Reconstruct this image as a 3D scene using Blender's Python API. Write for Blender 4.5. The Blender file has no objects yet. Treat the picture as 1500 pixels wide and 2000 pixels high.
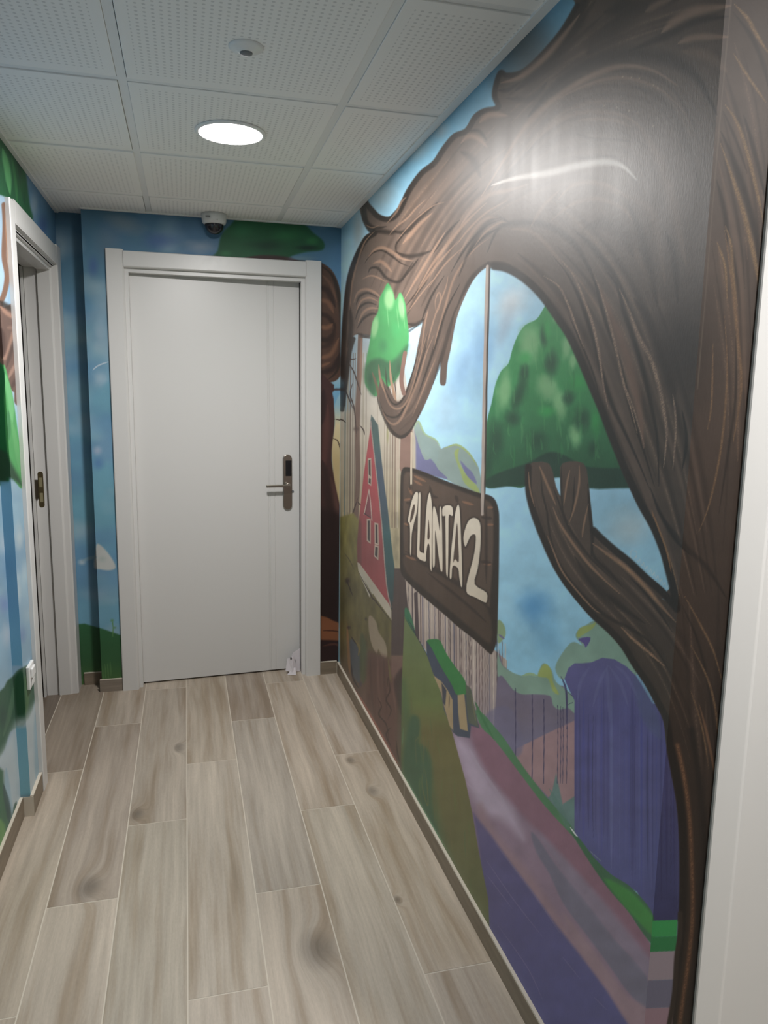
import bpy, bmesh, math, random
import numpy as np
from mathutils import Vector, Matrix

# ---------------------------------------------------------------- camera, world, lights, exposure
SC = bpy.context.scene
SC.view_settings.view_transform = 'Standard'; SC.view_settings.look = 'None'
SC.view_settings.gamma = 1; SC.view_settings.use_curve_mapping = False
SC.view_settings.exposure = 0.0
F_PX, PITCH, YAW, ROLL, EYE = 1462.498, 0.156738, 0.258892, 0.015844, 1.5032   # calibrated for a 1500 x 2000 frame
_cp, _sp, _cy, _sy = math.cos(PITCH), math.sin(PITCH), math.cos(YAW), math.sin(YAW)
FWD = np.array([_sy*_cp, _cy*_cp, -_sp]); _r = np.array([_cy, -_sy, 0.0]); _u = np.cross(_r, FWD)
RGT = math.cos(ROLL)*_r+math.sin(ROLL)*_u; UPV = -math.sin(ROLL)*_r+math.cos(ROLL)*_u
cd = bpy.data.cameras.new('camera'); cam = bpy.data.objects.new('camera', cd); SC.collection.objects.link(cam)
cd.sensor_fit = 'HORIZONTAL'; cd.sensor_width = 36; cd.lens = 36*F_PX/1500; cd.clip_start = .02
M = Matrix.Identity(4)
for i in range(3): M[i][0] = RGT[i]; M[i][1] = UPV[i]; M[i][2] = -FWD[i]
M[2][3] = EYE; cam.matrix_world = M; SC.camera = cam
W = bpy.data.worlds.new('world'); SC.world = W; W.use_nodes = True
W.node_tree.nodes['Background'].inputs[0].default_value = (.5, .52, .55, 1); W.node_tree.nodes['Background'].inputs[1].default_value = .02
LAMP_W, LAMP2_W = 30.0, 30.0
LAMP_COL = (1.0, .972, .95)
PAINT_GAIN = .95

CEIL = 2.320; XR = .769; XL = -.567; XL2 = -.600; YE = 3.820; YC = 1.022; YJ = 2.705; YR = 3.935; XE = -.440
# ---------------------------------------------------------------- wall painting (brushes work on points of the wall)
def vnoise(x, y, seed=0):
    xi = np.floor(x).astype(np.int64); yi = np.floor(y).astype(np.int64)
    fx = x-xi; fy = y-yi; fx = fx*fx*(3-2*fx); fy = fy*fy*(3-2*fy)
    def hsh(a, b):
        n = (a*374761393 + b*668265263 + seed*974711) & 0x7fffffff
        n = ((n ^ (n >> 13))*1274126177) & 0x7fffffff
        return ((n ^ (n >> 16)) & 0xffff)/65535.0
    return ((hsh(xi, yi)*(1-fx)+hsh(xi+1, yi)*fx)*(1-fy) + (hsh(xi, yi+1)*(1-fx)+hsh(xi+1, yi+1)*fx)*fy)
def fbm(x, y, seed=0, n=4):
    a = 0; s = 0
    for k in range(n):
        a = a+vnoise(x*2**k, y*2**k, seed+k)*.5**k; s += .5**k
    return a/s
def spline(P, closed=False, n=5):
    P = np.array(P, float); M = len(P)
    if M < 3 and not closed: n = max(n, 8)
    out = []
    rng = range(M if closed else M-1)
    for i in rng:
        if closed: a, b, c, d = P[(i-1) % M], P[i], P[(i+1) % M], P[(i+2) % M]
        else: a, b, c, d = P[max(i-1, 0)], P[i], P[i+1], P[min(i+2, M-1)]
        for k in range(n):
            t = k/n
            out.append(.5*(2*b+(c-a)*t+(2*a-5*b+4*c-d)*t*t+(3*b-a-3*c+d)*t**3))
    if not closed: out.append(P[-1])
    return np.array(out)
class Canvas:
    def __init__(s, U, V, base):
        s.U = U.astype(np.float32); s.V = V.astype(np.float32); s.C = np.empty((len(U), 3), np.float32); s.C[:] = base
        s.o = (0, 0, 1.0)
    def z(s, ox=0, oy=0, sc=1.0): s.o = (ox, oy, sc)
    def tr(s, P):
        ox, oy, sc = s.o; P = np.array(P, float); return P/sc+[ox, oy]
    def box(s, P, m):
        x0, y0 = P.min(0)-m; x1, y1 = P.max(0)+m
        return np.nonzero((s.U > x0) & (s.U < x1) & (s.V > y0) & (s.V < y1))[0]
    def mix(s, idx, a, col):
        if callable(col): col = col(s.U[idx], s.V[idx])
        col = np.asarray(col, np.float32)
        s.C[idx] += (col-s.C[idx])*a[:, None]
    def cover(s, P, soft):
        P = P.astype(np.float32); idx = s.box(P, soft)
        if len(idx) == 0: return idx, np.zeros(0)
        x = s.U[idx]; y = s.V[idx]; d2 = np.full(len(x), 1e12, np.float32); ins = np.zeros(len(x), bool)
        Q = np.roll(P, -1, 0)
        for (ax, ay), (bx, by) in zip(P, Q):
            ex, ey = bx-ax, by-ay; L = ex*ex+ey*ey+1e-9
            t = np.clip(((x-ax)*ex+(y-ay)*ey)/L, 0, 1)
            dx = x-ax-t*ex; dy = y-ay-t*ey
            np.minimum(d2, dx*dx+dy*dy, out=d2)
            if ay != by:
                c = (ay > y) != (by > y)
                ins ^= c & (x < ex*(y-ay)/(by-ay)+ax)
        d = np.sqrt(d2); d[ins] *= -1
        a = np.clip(.5-d/(2*soft), 0, 1)
        return idx, a*a*(3-2*a)
    def fill(s, pts, col, soft=1.2, a=1.0, smooth=True):
        P = s.tr(pts)
        if smooth: P = spline(P, True, 3)
        idx, al = s.cover(P, soft)
        if len(idx): s.mix(idx, al*a, col)
    def stroke(s, pts, w, col, a=1.0, soft=.6, taper=True, dot=0, n=5):
        P = spline(s.tr(pts), False, n).astype(np.float32); M = len(P); sc = s.o[2]
        t = np.linspace(0, 1, M); r = np.full(M, w/sc/2*(1+.9*max(soft-.35, 0)), np.float32)
        if taper: r = r*(.12+.88*np.minimum(1, 3.2*np.minimum(t, 1-t)+.0)).astype(np.float32)
        idx = s.box(P, w/sc+1)
        if len(idx) == 0: return
        x = s.U[idx]; y = s.V[idx]; q = np.full(len(x), 9., np.float32); tt = np.zeros(len(x), np.float32)
        for i in range(M-1):
            ax, ay = P[i]; bx, by = P[i+1]; ex, ey = bx-ax, by-ay; L = ex*ex+ey*ey+1e-9
            k = np.clip(((x-ax)*ex+(y-ay)*ey)/L, 0, 1)
            d = np.sqrt((x-ax-k*ex)**2+(y-ay-k*ey)**2)/(r[i]+(r[i+1]-r[i])*k+1e-4)
            m = d < q; q[m] = d[m]; tt[m] = i+k[m]
        al = np.clip((1-q)/max(soft, .05), 0, 1); al = al*al*(3-2*al)
        if dot:
            nz = vnoise(x/dot, y/dot, 77); al = al*np.clip((nz-.45)*5, 0, 1)
        s.mix(idx, al*a, col)
    def blob(s, cx, cy, rx, ry, col, a=1.0, rot=0, soft=1.0, rag=0):
        (cx, cy), = s.tr([(cx, cy)]); rx /= s.o[2]; ry /= s.o[2]
        m = max(rx, ry)*1.2; idx = s.box(np.array([[cx, cy]]), m)
        if len(idx) == 0: return
        x = s.U[idx]-cx; y = s.V[idx]-cy; c, d = math.cos(rot), math.sin(rot)
        q = np.sqrt(((x*c+y*d)/rx)**2+((-x*d+y*c)/ry)**2)
        if rag: q = q*(1+rag*(fbm(s.U[idx]/(rx*.5), s.V[idx]/(ry*.5), 5, 3)-.5)*2)
        al = np.clip((1-q)/soft, 0, 1); s.mix(idx, al*al*(3-2*al)*a, col)
def G(*stops):
    """colour by height: stops (y, (r,g,b))"""
    ys = [q[0] for q in stops]; cs = np.array([q[1] for q in stops], float)
    return lambda u, v: np.stack([np.interp(v, ys, cs[:, k]) for k in range(3)], 1)
LT = (152, 122, 102); LP = (140, 114, 100); DK = (44, 36, 31); OR = (168, 118, 78); CREAM = (217, 204, 184)

def sky(c, seed=3):
    n = fbm(c.U/110, c.V/80, seed, 3); m = fbm(c.U/150+7, c.V/110, seed+9, 4)
    k = np.clip((n-.52)*4, 0, 1)[:, None]*.55; c.C += (np.array([178, 194, 202])-c.C)*k
    k = np.clip((m-.55)*5, 0, 1)[:, None]*.45; c.C += (np.array([96, 134, 178])-c.C)*k

def mural_right(c):
    c.C[:] = G((-200, (96, 150, 172)), (300, (108, 160, 184)), (500, (148, 186, 204)), (900, (142, 184, 206)), (1100, (136, 180, 200)), (1300, (124, 172, 194)), (1500, (120, 160, 180)))(c.U, c.V)
    n = fbm(c.U/90, c.V/70, 3, 4); c.C += ((n-.5)*18)[:, None]; c.C *= [1.29, 1.24, 1.23]
    f = c.fill; st = c.stroke; b = c.blob
    c.z()
    st([(668, 420), (700, 370), (760, 310), (860, 225), (960, 130), (1100, -10)], 70, (90, 142, 170), .7, 1, False)
    b(745, 380, 40, 50, (170, 196, 206), .9, .7); b(700, 450, 18, 70, (172, 184, 186), .8); b(815, 290, 30, 50, (170, 192, 200), .8, .8); b(860, 255, 22, 30, (176, 186, 190), .6, .8)
    b(1000, 590, 42, 62, (226, 232, 236), .9, .5, 1, .3); b(1045, 560, 30, 40, (180, 198, 210), .5); b(945, 690, 34, 90, (134, 178, 222), .6, .2, 1, .3); b(905, 720, 34, 120, (144, 184, 224), .6, .3, 1, .4)
    b(870, 800, 40, 80, (190, 218, 234), .5); b(985, 640, 20, 60, (176, 190, 206), .6, .3)
    b(1042, 1185, 58, 62, (96, 160, 208), .9, 0, 1, .3); b(1070, 1240, 42, 70, (118, 176, 212), .6, 0, 1, .3); b(1225, 1028, 66, 55, (214, 226, 230), .95, .2, 1, .2); b(1200, 1010, 90, 80, (150, 188, 204), .5)
    # distant mountain
    c.z(640, 780, 4.1667)
    f([(680, 250), (740, 170), (790, 280), (880, 330), (920, 400), (950, 390), (1050, 370), (1150, 440), (1230, 560), (1240, 780), (980, 660), (760, 570), (680, 540)], (150, 168, 162))
    f([(690, 240), (740, 370), (790, 490), (850, 485), (900, 570), (975, 650), (760, 590), (680, 560)], (122, 122, 158))
    f([(740, 300), (790, 300), (900, 400), (880, 520), (830, 470), (780, 430)], (150, 170, 166), 2)
    f([(1030, 440), (1070, 400), (1060, 480), (1120, 600), (1210, 700), (1235, 770), (1120, 690), (1080, 590)], (164, 180, 112), 2)
    st([(700, 240), (740, 180), (790, 280), (880, 330), (920, 395)], 18, (164, 188, 140), .8); st([(950, 400), (1050, 370), (1150, 440), (1225, 560)], 20, (168, 186, 118), .9)
    f([(1080, 500), (1130, 550), (1180, 600), (1215, 690), (1150, 640), (1110, 580)], (122, 122, 160), 1.5)
    # left wood: cream ground with bare trunks
    c.z()
    f([(664, 700), (690, 650), (730, 640), (790, 720), (812, 860), (812, 1260), (800, 1290), (664, 1290)], G((650, (160, 180, 190)), (740, (196, 190, 180)), (900, (200, 188, 168)), (1000, (186, 172, 140))), 2, 1, False)
    f([(672, 640), (690, 640), (700, 760), (672, 800)], (150, 180, 198), 6, .7)
    for x, w, col, a in ((675, 3, (112, 130, 128), .8), (680, 4, (160, 150, 130), .8), (685, 3, (120, 104, 92), .8), (690, 2.4, (134, 120, 108), .8), (694, 2, (110, 96, 86), .7), (710, 3, (160, 150, 130), .6), (716, 2, (132, 118, 104), .5), (738, 2, (140, 126, 110), .4), (752, 2, (150, 136, 118), .6), (757, 2.4, (132, 112, 98), .7), (763, 2, (150, 130, 112), .7), (768, 3, (126, 104, 92), .8), (773, 3, (140, 116, 102), .8), (778, 2, (214, 200, 184), .8)):
        st([(x, 690), (x-1, 850), (x-2, 1030)], w, col, a, .8, False)
    st([(704, 655), (701, 740), (698, 840), (699, 930), (696, 1000), (694, 1060)], 11, (122, 98, 86), 1, .3, False); st([(706, 660), (704, 760)], 6, (158, 126, 108), .8)
    for p in ([(674, 700), (690, 724), (699, 750), (706, 772)], [(690, 745), (684, 770), (692, 800), (697, 860)], [(676, 700), (688, 702), (696, 700)], [(690, 800), (678, 770), (675, 762)], [(700, 970), (690, 1000), (687, 1015)], [(702, 830), (710, 840), (712, 850)], [(655, 818), (668, 820), (676, 826)], [(698, 980), (706, 988)]):
        st(p, 3, (66, 50, 46), .9, .5)
    b(696, 838, 9, 7, (80, 62, 56), .8); b(757, 850, 4, 26, (150, 150, 100), .7)
    # ground of the left wood
    f([(664, 1010), (690, 1002), (720, 1040), (770, 1130), (812, 1230), (812, 1560), (664, 1560)], G((1010, (140, 132, 76)), (1080, (128, 120, 74)), (1150, (108, 100, 66)), (1230, (114, 106, 64)), (1300, (104, 88, 68)), (1360, (98, 76, 68)), (1480, (92, 66, 58))), 3, 1, False)
    idx = c.box(np.array([[664, 1000], [790, 1500]]), 0); n = fbm(c.U[idx]/9, c.V[idx]/34, 21, 4); c.C[idx] *= (1+(n-.5)*.5)[:, None]
    # post and trunk beside the sign
    c.z(640, 780, 4.1667)
    f([(595, 250), (690, 230), (690, 600), (600, 600), (585, 560)], (146, 116, 104), 1, 1, False); f([(560, 300), (582, 300), (582, 560), (560, 600)], (196, 176, 158), 1, .8, False)
    # red house
    f([(355, 125), (410, 210), (430, 420), (460, 680), (490, 900), (522, 1200), (548, 1400), (545, 1780), (515, 1700), (478, 1500), (436, 1000), (400, 640), (362, 300), (345, 200)], G((810, (76, 92, 92)), (860, (70, 100, 96)), (920, (72, 86, 104)), (1000, (66, 84, 96)), (1050, (58, 96, 98)), (1200, (56, 74, 76))), 1.2, 1, False)
    c.z(640, 780, 4.1667)
    f([(349, 225), (352, 180), (362, 300), (400, 640), (438, 1000), (478, 1500), (512, 1690), (245, 1345), (240, 1200), (258, 950), (295, 600)], G((830, (170, 74, 80)), (950, (174, 78, 84)), (1080, (146, 76, 78)), (1180, (160, 76, 80))), 1, 1, False)
    f([(240, 1345), (240, 1150), (258, 950), (275, 1000), (275, 1380)], (112, 70, 68), 2, .7, False)
    st([(350, 180), (364, 320), (400, 640), (438, 1000), (478, 1500), (515, 1690)], 11, (160, 146, 138), .95, .3, False)
    def win(o, i=None, col=CREAM):
        f(o, (186, 168, 152), .7, 1, False)
        if i is None: cx = np.mean([p[0] for p in o]); cy = np.mean([p[1] for p in o]); i = [(cx+(p[0]-cx)*.5, cy+(p[1]-cy)*.84) for p in o]
        f(i, (62, 56, 56), .7, 1, False)
    win([(326, 482), (354, 478), (358, 640), (328, 622)]); win([(330, 622), (358, 634), (354, 706), (326, 684)], [(336, 640), (351, 646), (349, 690), (333, 678)])
    win([(318, 972), (350, 972), (350, 1176), (318, 1152)]); win([(380, 1002), (412, 1010), (416, 1190), (382, 1180)]); win([(382, 1184), (416, 1194), (412, 1310), (376, 1276)], [(388, 1200), (408, 1206), (405, 1290), (384, 1268)])
    f([(336, 740), (300, 930), (358, 975)], (120, 66, 76), 1, .8, False)
    st([(336, 735), (318, 830), (296, 935)], 9, (196, 176, 162), 1, .4, False); st([(336, 735), (350, 850), (360, 985)], 9, (196, 170, 160), 1, .4, False)
    st([(300, 930), (345, 960)], 9, (60, 46, 52), .9, .4, False)
    f([(240, 1325), (260, 1335), (500, 1668), (520, 1720), (522, 1800), (400, 1630), (250, 1400)], (190, 180, 162), 1, 1, False)
    for q in (0, 22): f([(262-q*.2, 1400+q), (275-q*.2, 1392+q), (374-q, 1570+q), (362-q, 1590+q)], (186, 180, 164), 1, 1, False)
    st([(240, 1385), (360, 1610), (380, 1630), (525, 1820)], 12, (62, 48, 44), .9)
    # lower left: blobs, streaks and roots
    c.z(620, 1180, 4.1667)
    b(245, -190, 30, 40, (58, 44, 44), .9); st([(235, -200), (290, -60)], 10, (50, 40, 40), .8); st([(215, -420), (260, -360), (300, -280)], 8, (70, 60, 50), .7)
    f([(415, 110), (440, 95), (480, 150), (500, 230), (555, 320), (565, 430), (520, 420), (497, 365), (482, 402), (445, 340), (420, 230)], (160, 144, 122), 1.5)
    f([(265, 290), (300, 300), (345, 400), (352, 560), (340, 640), (300, 600), (270, 500), (258, 380)], (84, 90, 96), 2)
    f([(350, 260), (380, 260), (410, 420), (400, 600), (360, 640), (345, 500)], (82, 96, 66), 4, .8)
    st([(240, 150), (255, 420), (262, 560)], 26, (150, 112, 74), .9); st([(270, 270), (340, 340), (330, 420)], 20, (132, 116, 66), .9)
    b(255, 190, 26, 22, (60, 46, 44), .9); b(395, 120, 18, 24, (64, 58, 50), .9); st([(270, 260), (320, 330)], 12, (52, 46, 46), .9); st([(270, 460), (290, 600), (340, 690)], 16, (48, 46, 52), .8)
    f([(410, 400), (480, 400), (600, 460), (700, 580), (690, 1310), (640, 1260), (540, 1080), (440, 860), (400, 640)], (98, 70, 64), 8, .9)
    for x in (430, 490, 540, 610, 650): st([(x, 420), (x+6, 650), (x+30, 900)], 22, (124, 92, 84) if x in (490, 610) else (78, 56, 52), .5)
    for p in ([(575, 600), (590, 700), (560, 780), (600, 860), (570, 940)], [(490, 760), (520, 830), (500, 900), (560, 980), (580, 1100)], [(600, 1000), (560, 1060), (600, 1160)], [(640, 1100), (650, 1200), (670, 1290)]): st(p, 14, (52, 34, 32), .8)
    st([(580, 590), (570, 620), (575, 680)], 10, (66, 50, 40), .8); st([(575, 450), (590, 560), (600, 640)], 20, (118, 108, 66), .7)
    st([(190, 560), (330, 740), (460, 960), (560, 1140), (680, 1340)], 26, (154, 96, 82), .85, .8); b(350, 650, 24, 40, (62, 60, 90), .6)
    f([(605, -20), (705, -20), (712, 130), (700, 420), (600, 420)], (82, 68, 66), 2, 1, False); f([(600, 420), (700, 420), (690, 560), (640, 640), (600, 560)], (126, 98, 90), 3, .9, False)
    f([(650, 560), (700, 540), (690, 900), (640, 760), (620, 640)], (66, 50, 50), 4, .9)
    c.z()
    f([(770, 1110), (806, 1110), (806, 1190), (790, 1250), (766, 1240)], (86, 72, 68), 1.5, 1, False)
    # striped birch wood under the sign and the far wood
    f([(790, 1120), (990, 1290), (990, 1560), (915, 1440), (850, 1300), (800, 1220)], G((1150, (196, 178, 164)), (1300, (184, 164, 154)), (1420, (160, 144, 150)), (1500, (130, 124, 144))), 1, 1, False)
    R_ = random.Random(4)
    x = 792
    while x < 990:
        y0 = 1100+(x-790)*.8; w = R_.uniform(.8, 2.8); col = R_.choice([(70, 56, 66), (90, 70, 72), (84, 84, 110), (120, 96, 96), (214, 198, 184)])
        st([(x, y0), (x+1, y0+150), (x-1, y0+R_.uniform(180, 340))], w, col, .85, .5, False); x += R_.uniform(2.5, 8)
    f([(790, 1190), (800, 1195), (812, 1240), (810, 1270), (795, 1240)], (60, 122, 86), 1, .95); st([(812, 1160), (816, 1260)], 8, (84, 70, 72), 1, .3, False)
    f([(975, 1270), (982, 1300), (1020, 1330), (1100, 1340), (1135, 1400), (1130, 1480), (1125, 1660), (1030, 1560), (985, 1500), (965, 1420)], G((1300, (122, 112, 134)), (1400, (124, 112, 130)), (1500, (116, 116, 150))), 1.5, 1, False)
    c.z(860, 1400, 2.3437)
    f([(340, 150), (480, 80), (618, 15), (618, 520), (560, 440), (450, 320), (330, 200)], (166, 132, 136), 1.5, 1, False)
    f([(200, 30), (250, -40), (330, -30), (380, 130), (330, 180)], (118, 112, 140), 4, .7)
    f([(530, 260), (560, 400), (620, 360), (620, 540), (590, 545), (480, 390), (510, 350)], (98, 134, 130), 2, .9, False)
    c.z(900, 900, 3.3333)
    f([(615, 1350), (640, 1285), (700, 1200), (740, 1180), (790, 1200), (750, 1150), (760, 1110), (830, 1060), (880, 1045), (960, 1110), (1060, 1220), (1130, 1340), (1140, 1400), (1050, 1360), (950, 1320), (850, 1340), (740, 1350), (680, 1420), (640, 1410)], (146, 176, 158), 1.5)
    f([(755, 1125), (780, 1085), (850, 1065), (880, 1050), (860, 1090), (800, 1130), (765, 1150)], (170, 184, 110), 1.5)
    f([(765, 1160), (845, 1150), (815, 1215), (800, 1190)], (98, 86, 146), 1)
    f([(240, 1260), (270, 1330), (330, 1375), (400, 1400), (450, 1395), (500, 1400), (520, 1340), (545, 1318), (590, 1360), (620, 1440), (700, 1500), (748, 1560), (745, 1645), (700, 1610), (640, 1620), (600, 1590), (580, 1530), (470, 1520), (400, 1520), (340, 1490), (270, 1400), (240, 1400)], (140, 168, 150), 1.5)
    f([(500, 1395), (530, 1335), (560, 1325), (590, 1370), (600, 1440), (640, 1520), (600, 1500), (570, 1420), (530, 1410)], (168, 180, 104), 2); st([(400, 1400), (450, 1388), (500, 1400)], 20, (160, 180, 120), .8)
    f([(240, 1040), (280, 1065), (292, 1130), (270, 1170), (240, 1180)], (150, 172, 130), 1.5); st([(245, 1130), (285, 1160)], 16, (118, 104, 150), .8)
    for x in (355, 465, 540, 630, 650, 665, 690): st([(x, 1480+(x-355)*.4), (x+2, 1800), (x-2, 2100)], 7 if x < 600 else 5, (66, 62, 98), .9, .5, False)
    f([(675, 1420), (700, 1350), (740, 1318), (790, 1318), (850, 1312), (920, 1282), (1000, 1292), (1080, 1340), (1140, 1400), (1260, 1600), (1400, 1800), (1400, 2100), (743, 2100), (745, 1640), (740, 1560), (700, 1480)], G((1290, (104, 100, 150)), (1400, (90, 88, 142)), (1560, (90, 90, 142)), (1700, (84, 88, 142)), (1800, (74, 76, 128))), 1.2, 1, False)
    st([(650, 1400), (680, 1470), (690, 1560), (690, 1750)], 16, (66, 60, 104), .9); st([(690, 1500), (740, 1540)], 5, (56, 52, 90), .8); st([(690, 1590), (735, 1570)], 5, (56, 52, 90), .8)
    c.z(860, 1400, 2.3437)
    f([(614, -60), (1095, -60), (1110, 300), (1110, 700), (1095, 935), (975, 935), (900, 800), (800, 745), (700, 660), (614, 545)], G((1290, (104, 100, 150)), (1400, (90, 88, 142)), (1560, (90, 90, 142)), (1700, (84, 88, 142)), (1800, (74, 76, 128))), 1, 1, False)
    R_ = random.Random(9); x = 622
    while x < 1100:
        yb = 540+(x-614)*.95; w = R_.uniform(4, 18)
        st([(x, R_.uniform(-230, 50)), (x+R_.uniform(-4, 4), 300), (x, min(yb, 930)-R_.uniform(0, 120))], w, R_.choice([(68, 66, 118), (78, 80, 150), (108, 112, 160), (58, 58, 102), (96, 96, 150)]), R_.uniform(.25, .8), .8); x += R_.uniform(7, 22)
    c.z(900, 900, 3.3333)
    for p in ([(960, 1330), (900, 1450), (860, 1600)], [(960, 1330), (1040, 1450), (1090, 1600)], [(950, 1320), (960, 1500), (970, 1700)], [(1000, 1330), (1080, 1400), (1160, 1560)], [(840, 1340), (780, 1440), (760, 1560)]): st(p, 24, (120, 122, 166), .4)
    f([(1130, 1390), (1250, 1560), (1310, 1800), (1230, 1760), (1150, 1600)], (88, 96, 130), 5, .6)
    # road
    c.z(860, 1400, 2.3437)
    f([(20, 40), (60, 60), (150, 20), (250, 100), (420, 290), (600, 530), (720, 690), (860, 880), (968, 1050), (968, 1500), (300, 1500), (150, 1200), (180, 700), (60, 250)], (146, 122, 142), 1, 1, False)
    f([(130, 20), (180, 25), (250, 100), (420, 290), (600, 530), (720, 690), (860, 880), (970, 1050), (970, 1110), (800, 900), (560, 640), (330, 400), (180, 200)], (142, 102, 120), 8, .95)
    f([(60, 90), (130, 130), (220, 290), (330, 420), (380, 560), (300, 480), (180, 420), (110, 260)], (190, 172, 192), 14, .85)
    f([(170, 400), (260, 540), (400, 700), (560, 940), (760, 1230), (880, 1420), (880, 1500), (200, 1500), (190, 900)], (158, 128, 138), 10, .8)
    f([(150, 440), (230, 540), (330, 680), (420, 800), (520, 940), (640, 1090), (760, 1250), (870, 1420), (870, 1500), (200, 1500), (190, 1000), (180, 640)], G((1580, (100, 90, 134)), (1700, (88, 84, 132)), (1950, (86, 86, 138))), 5, 1, False)
    f([(415, 530), (450, 560), (530, 680), (620, 790), (700, 890), (800, 1020), (945, 1190), (945, 1330), (860, 1260), (760, 1120), (640, 960), (560, 850), (500, 720), (440, 620)], (116, 112, 132), 3, .95)
    f([(440, 520), (560, 640), (700, 800), (860, 1000), (965, 1130), (965, 1200), (850, 1080), (700, 900), (560, 720)], (140, 128, 148), 8, .7)
    f([(560, 900), (650, 1000), (760, 1150), (860, 1280), (940, 1330), (940, 1420), (860, 1400), (760, 1240), (640, 1070)], (160, 132, 140), 6, .7)
    for p in ([(250, 580), (420, 800), (560, 1010)], [(200, 640), (330, 830), (470, 1010)], [(210, 720), (330, 880)], [(260, 950), (400, 1150), (470, 1300)], [(560, 1100), (640, 1200)], [(700, 1280), (760, 1340)]): st(p, 5, (124, 116, 156), .55)
    for p in ([(130, 140), (210, 300)], [(160, 200), (250, 330), (320, 440)], [(120, 300), (240, 430)]): st(p, 16, (180, 164, 182), .45)
    # grass edge of the road
    f([(160, -30), (200, -10), (260, 60), (300, 110), (380, 230), (480, 360), (600, 500), (620, 560), (600, 540), (480, 410), (380, 280), (250, 108), (190, 50)], (78, 128, 90), 1.5)
    f([(600, 530), (640, 560), (700, 640), (780, 720), (860, 770), (930, 840), (976, 915), (976, 1040), (920, 980), (860, 890), (780, 800), (700, 690)], (56, 106, 76), 1.5)
    f([(750, 740), (860, 790), (940, 870), (974, 920), (972, 1000), (900, 930), (820, 840)], (62, 140, 66), 4, .9)
    st([(500, 330), (560, 450), (590, 520)], 30, (92, 130, 120), .6); st([(594, 506), (612, 530), (630, 552)], 7, (240, 240, 236), 1); st([(680, 610), (740, 665)], 3, (150, 170, 160), .7)
    # green hill
    c.z(620, 1180, 4.1667)
    f([(708, 100), (760, 200), (830, 300), (900, 430), (970, 600), (1030, 820), (1090, 1020), (1140, 1200), (1200, 1420), (1260, 1700), (1310, 2000), (1390, 2400), (1400, 2640), (1000, 2100), (700, 1500), (680, 1250), (688, 600)],
      G((1205, (116, 132, 88)), (1300, (114, 126, 80)), (1370, (106, 120, 70)), (1430, (110, 104, 62)), (1600, (106, 104, 66)), (1790, (100, 106, 70))), 1.2, 1, False)
    f([(700, 620), (760, 900), (830, 1120), (900, 1240), (940, 1500), (1000, 1800), (1120, 2200), (1180, 2350), (1000, 2050), (700, 1500), (675, 1200), (686, 800)], (70, 106, 74), 14, .7)
    f([(755, 930), (790, 905), (830, 940), (835, 1060), (820, 1130), (880, 1170), (925, 1280), (930, 1450), (925, 1640), (990, 1900), (880, 1750), (720, 1420), (700, 1250), (730, 1050)], (58, 96, 72), 5, .85)
    st([(870, 1330), (850, 1450), (880, 1600), (900, 1630), (890, 1450), (870, 1330)], 10, (104, 110, 62), .8); st([(840, 980), (830, 1070), (800, 1110)], 14, (100, 112, 66), .7); st([(700, 1000), (690, 1150)], 14, (92, 128, 92), .7)
    R_ = random.Random(2)
    for k in range(46):
        x = R_.uniform(700, 1280); y = R_.uniform(700, 2300)
        if y > 1250+(x-700)*1.9 or x > 760+(y-0)*.27: continue
        st([(x, y), (x+R_.uniform(-10, 10), y+90), (x+R_.uniform(0, 30), y+R_.uniform(160, 320))], R_.uniform(8, 20), R_.choice([(74, 106, 70), (122, 112, 70), (96, 116, 66), (108, 96, 62)]), .35)
    st([(708, 110), (800, 250), (900, 430), (970, 600)], 8, (66, 62, 66), .7); st([(730, 110), (790, 220), (800, 260)], 10, (52, 62, 70), .8)
    st([(660, 1330), (740, 1460), (900, 1740), (1060, 2010)], 14, (140, 176, 140), .5, .8)
    # green-roofed hut beside the road
    f([(885, 300), (930, 330), (1000, 480), (1100, 640), (1150, 740), (1250, 700), (1290, 900), (1320, 1010), (1250, 990), (1240, 1090), (1140, 1075), (1100, 1040), (1030, 860), (1000, 700), (940, 560), (890, 410)], (70, 80, 98), 1.2, 1, False)
    f([(890, 300), (930, 285), (990, 290), (1020, 340), (1060, 420), (1130, 520), (1200, 620), (1215, 715), (1190, 740), (1130, 735), (1090, 650), (1000, 500), (930, 360)], (58, 132, 72), 1.2)
    f([(945, 580), (1010, 630), (1060, 700), (1100, 780), (1105, 1030), (1075, 990), (1030, 830), (1005, 720)], (176, 152, 118), 1.2, 1, False)
    f([(1010, 640), (1050, 700), (1040, 830), (1020, 800)], (66, 70, 84), 1, .95, False); st([(1075, 740), (1070, 850)], 10, (96, 86, 80), .8)
    f([(1140, 740), (1195, 730), (1210, 880), (1225, 1035), (1160, 1015), (1145, 880)], (178, 154, 118), 1.2, 1, False)
    f([(1205, 650), (1250, 690), (1280, 850), (1310, 1000), (1230, 965), (1215, 850)], (92, 98, 84), 1.5, .95, False); st([(1250, 730), (1290, 960)], 14, (130, 126, 90), .6)
    st([(1280, 790), (1330, 900), (1440, 1110)], 24, (62, 118, 76), .9)
    c.C *= (1+.10*np.clip((c.V-1250)/200, 0, 1))[:, None]
    c.z(900, 500, 3.3333)
    T = [(590, 285), (540, 340), (495, 410), (420, 450), (370, 520), (335, 610), (310, 700), (262, 750), (225, 840), (200, 960), (170, 1080), (158, 1250), (155, 1480), (200, 1512), (260, 1498), (330, 1500), (390, 1510), (440, 1490), (560, 1450), (640, 1440), (760, 1480), (840, 1510), (920, 1490), (1000, 1510), (1100, 1480), (1130, 1400), (900, 800), (700, 400)]
    f(T, G((590, (70, 158, 92)), (760, (64, 148, 88)), (860, (56, 120, 78)), (900, (50, 106, 70))), 1.2)
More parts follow.
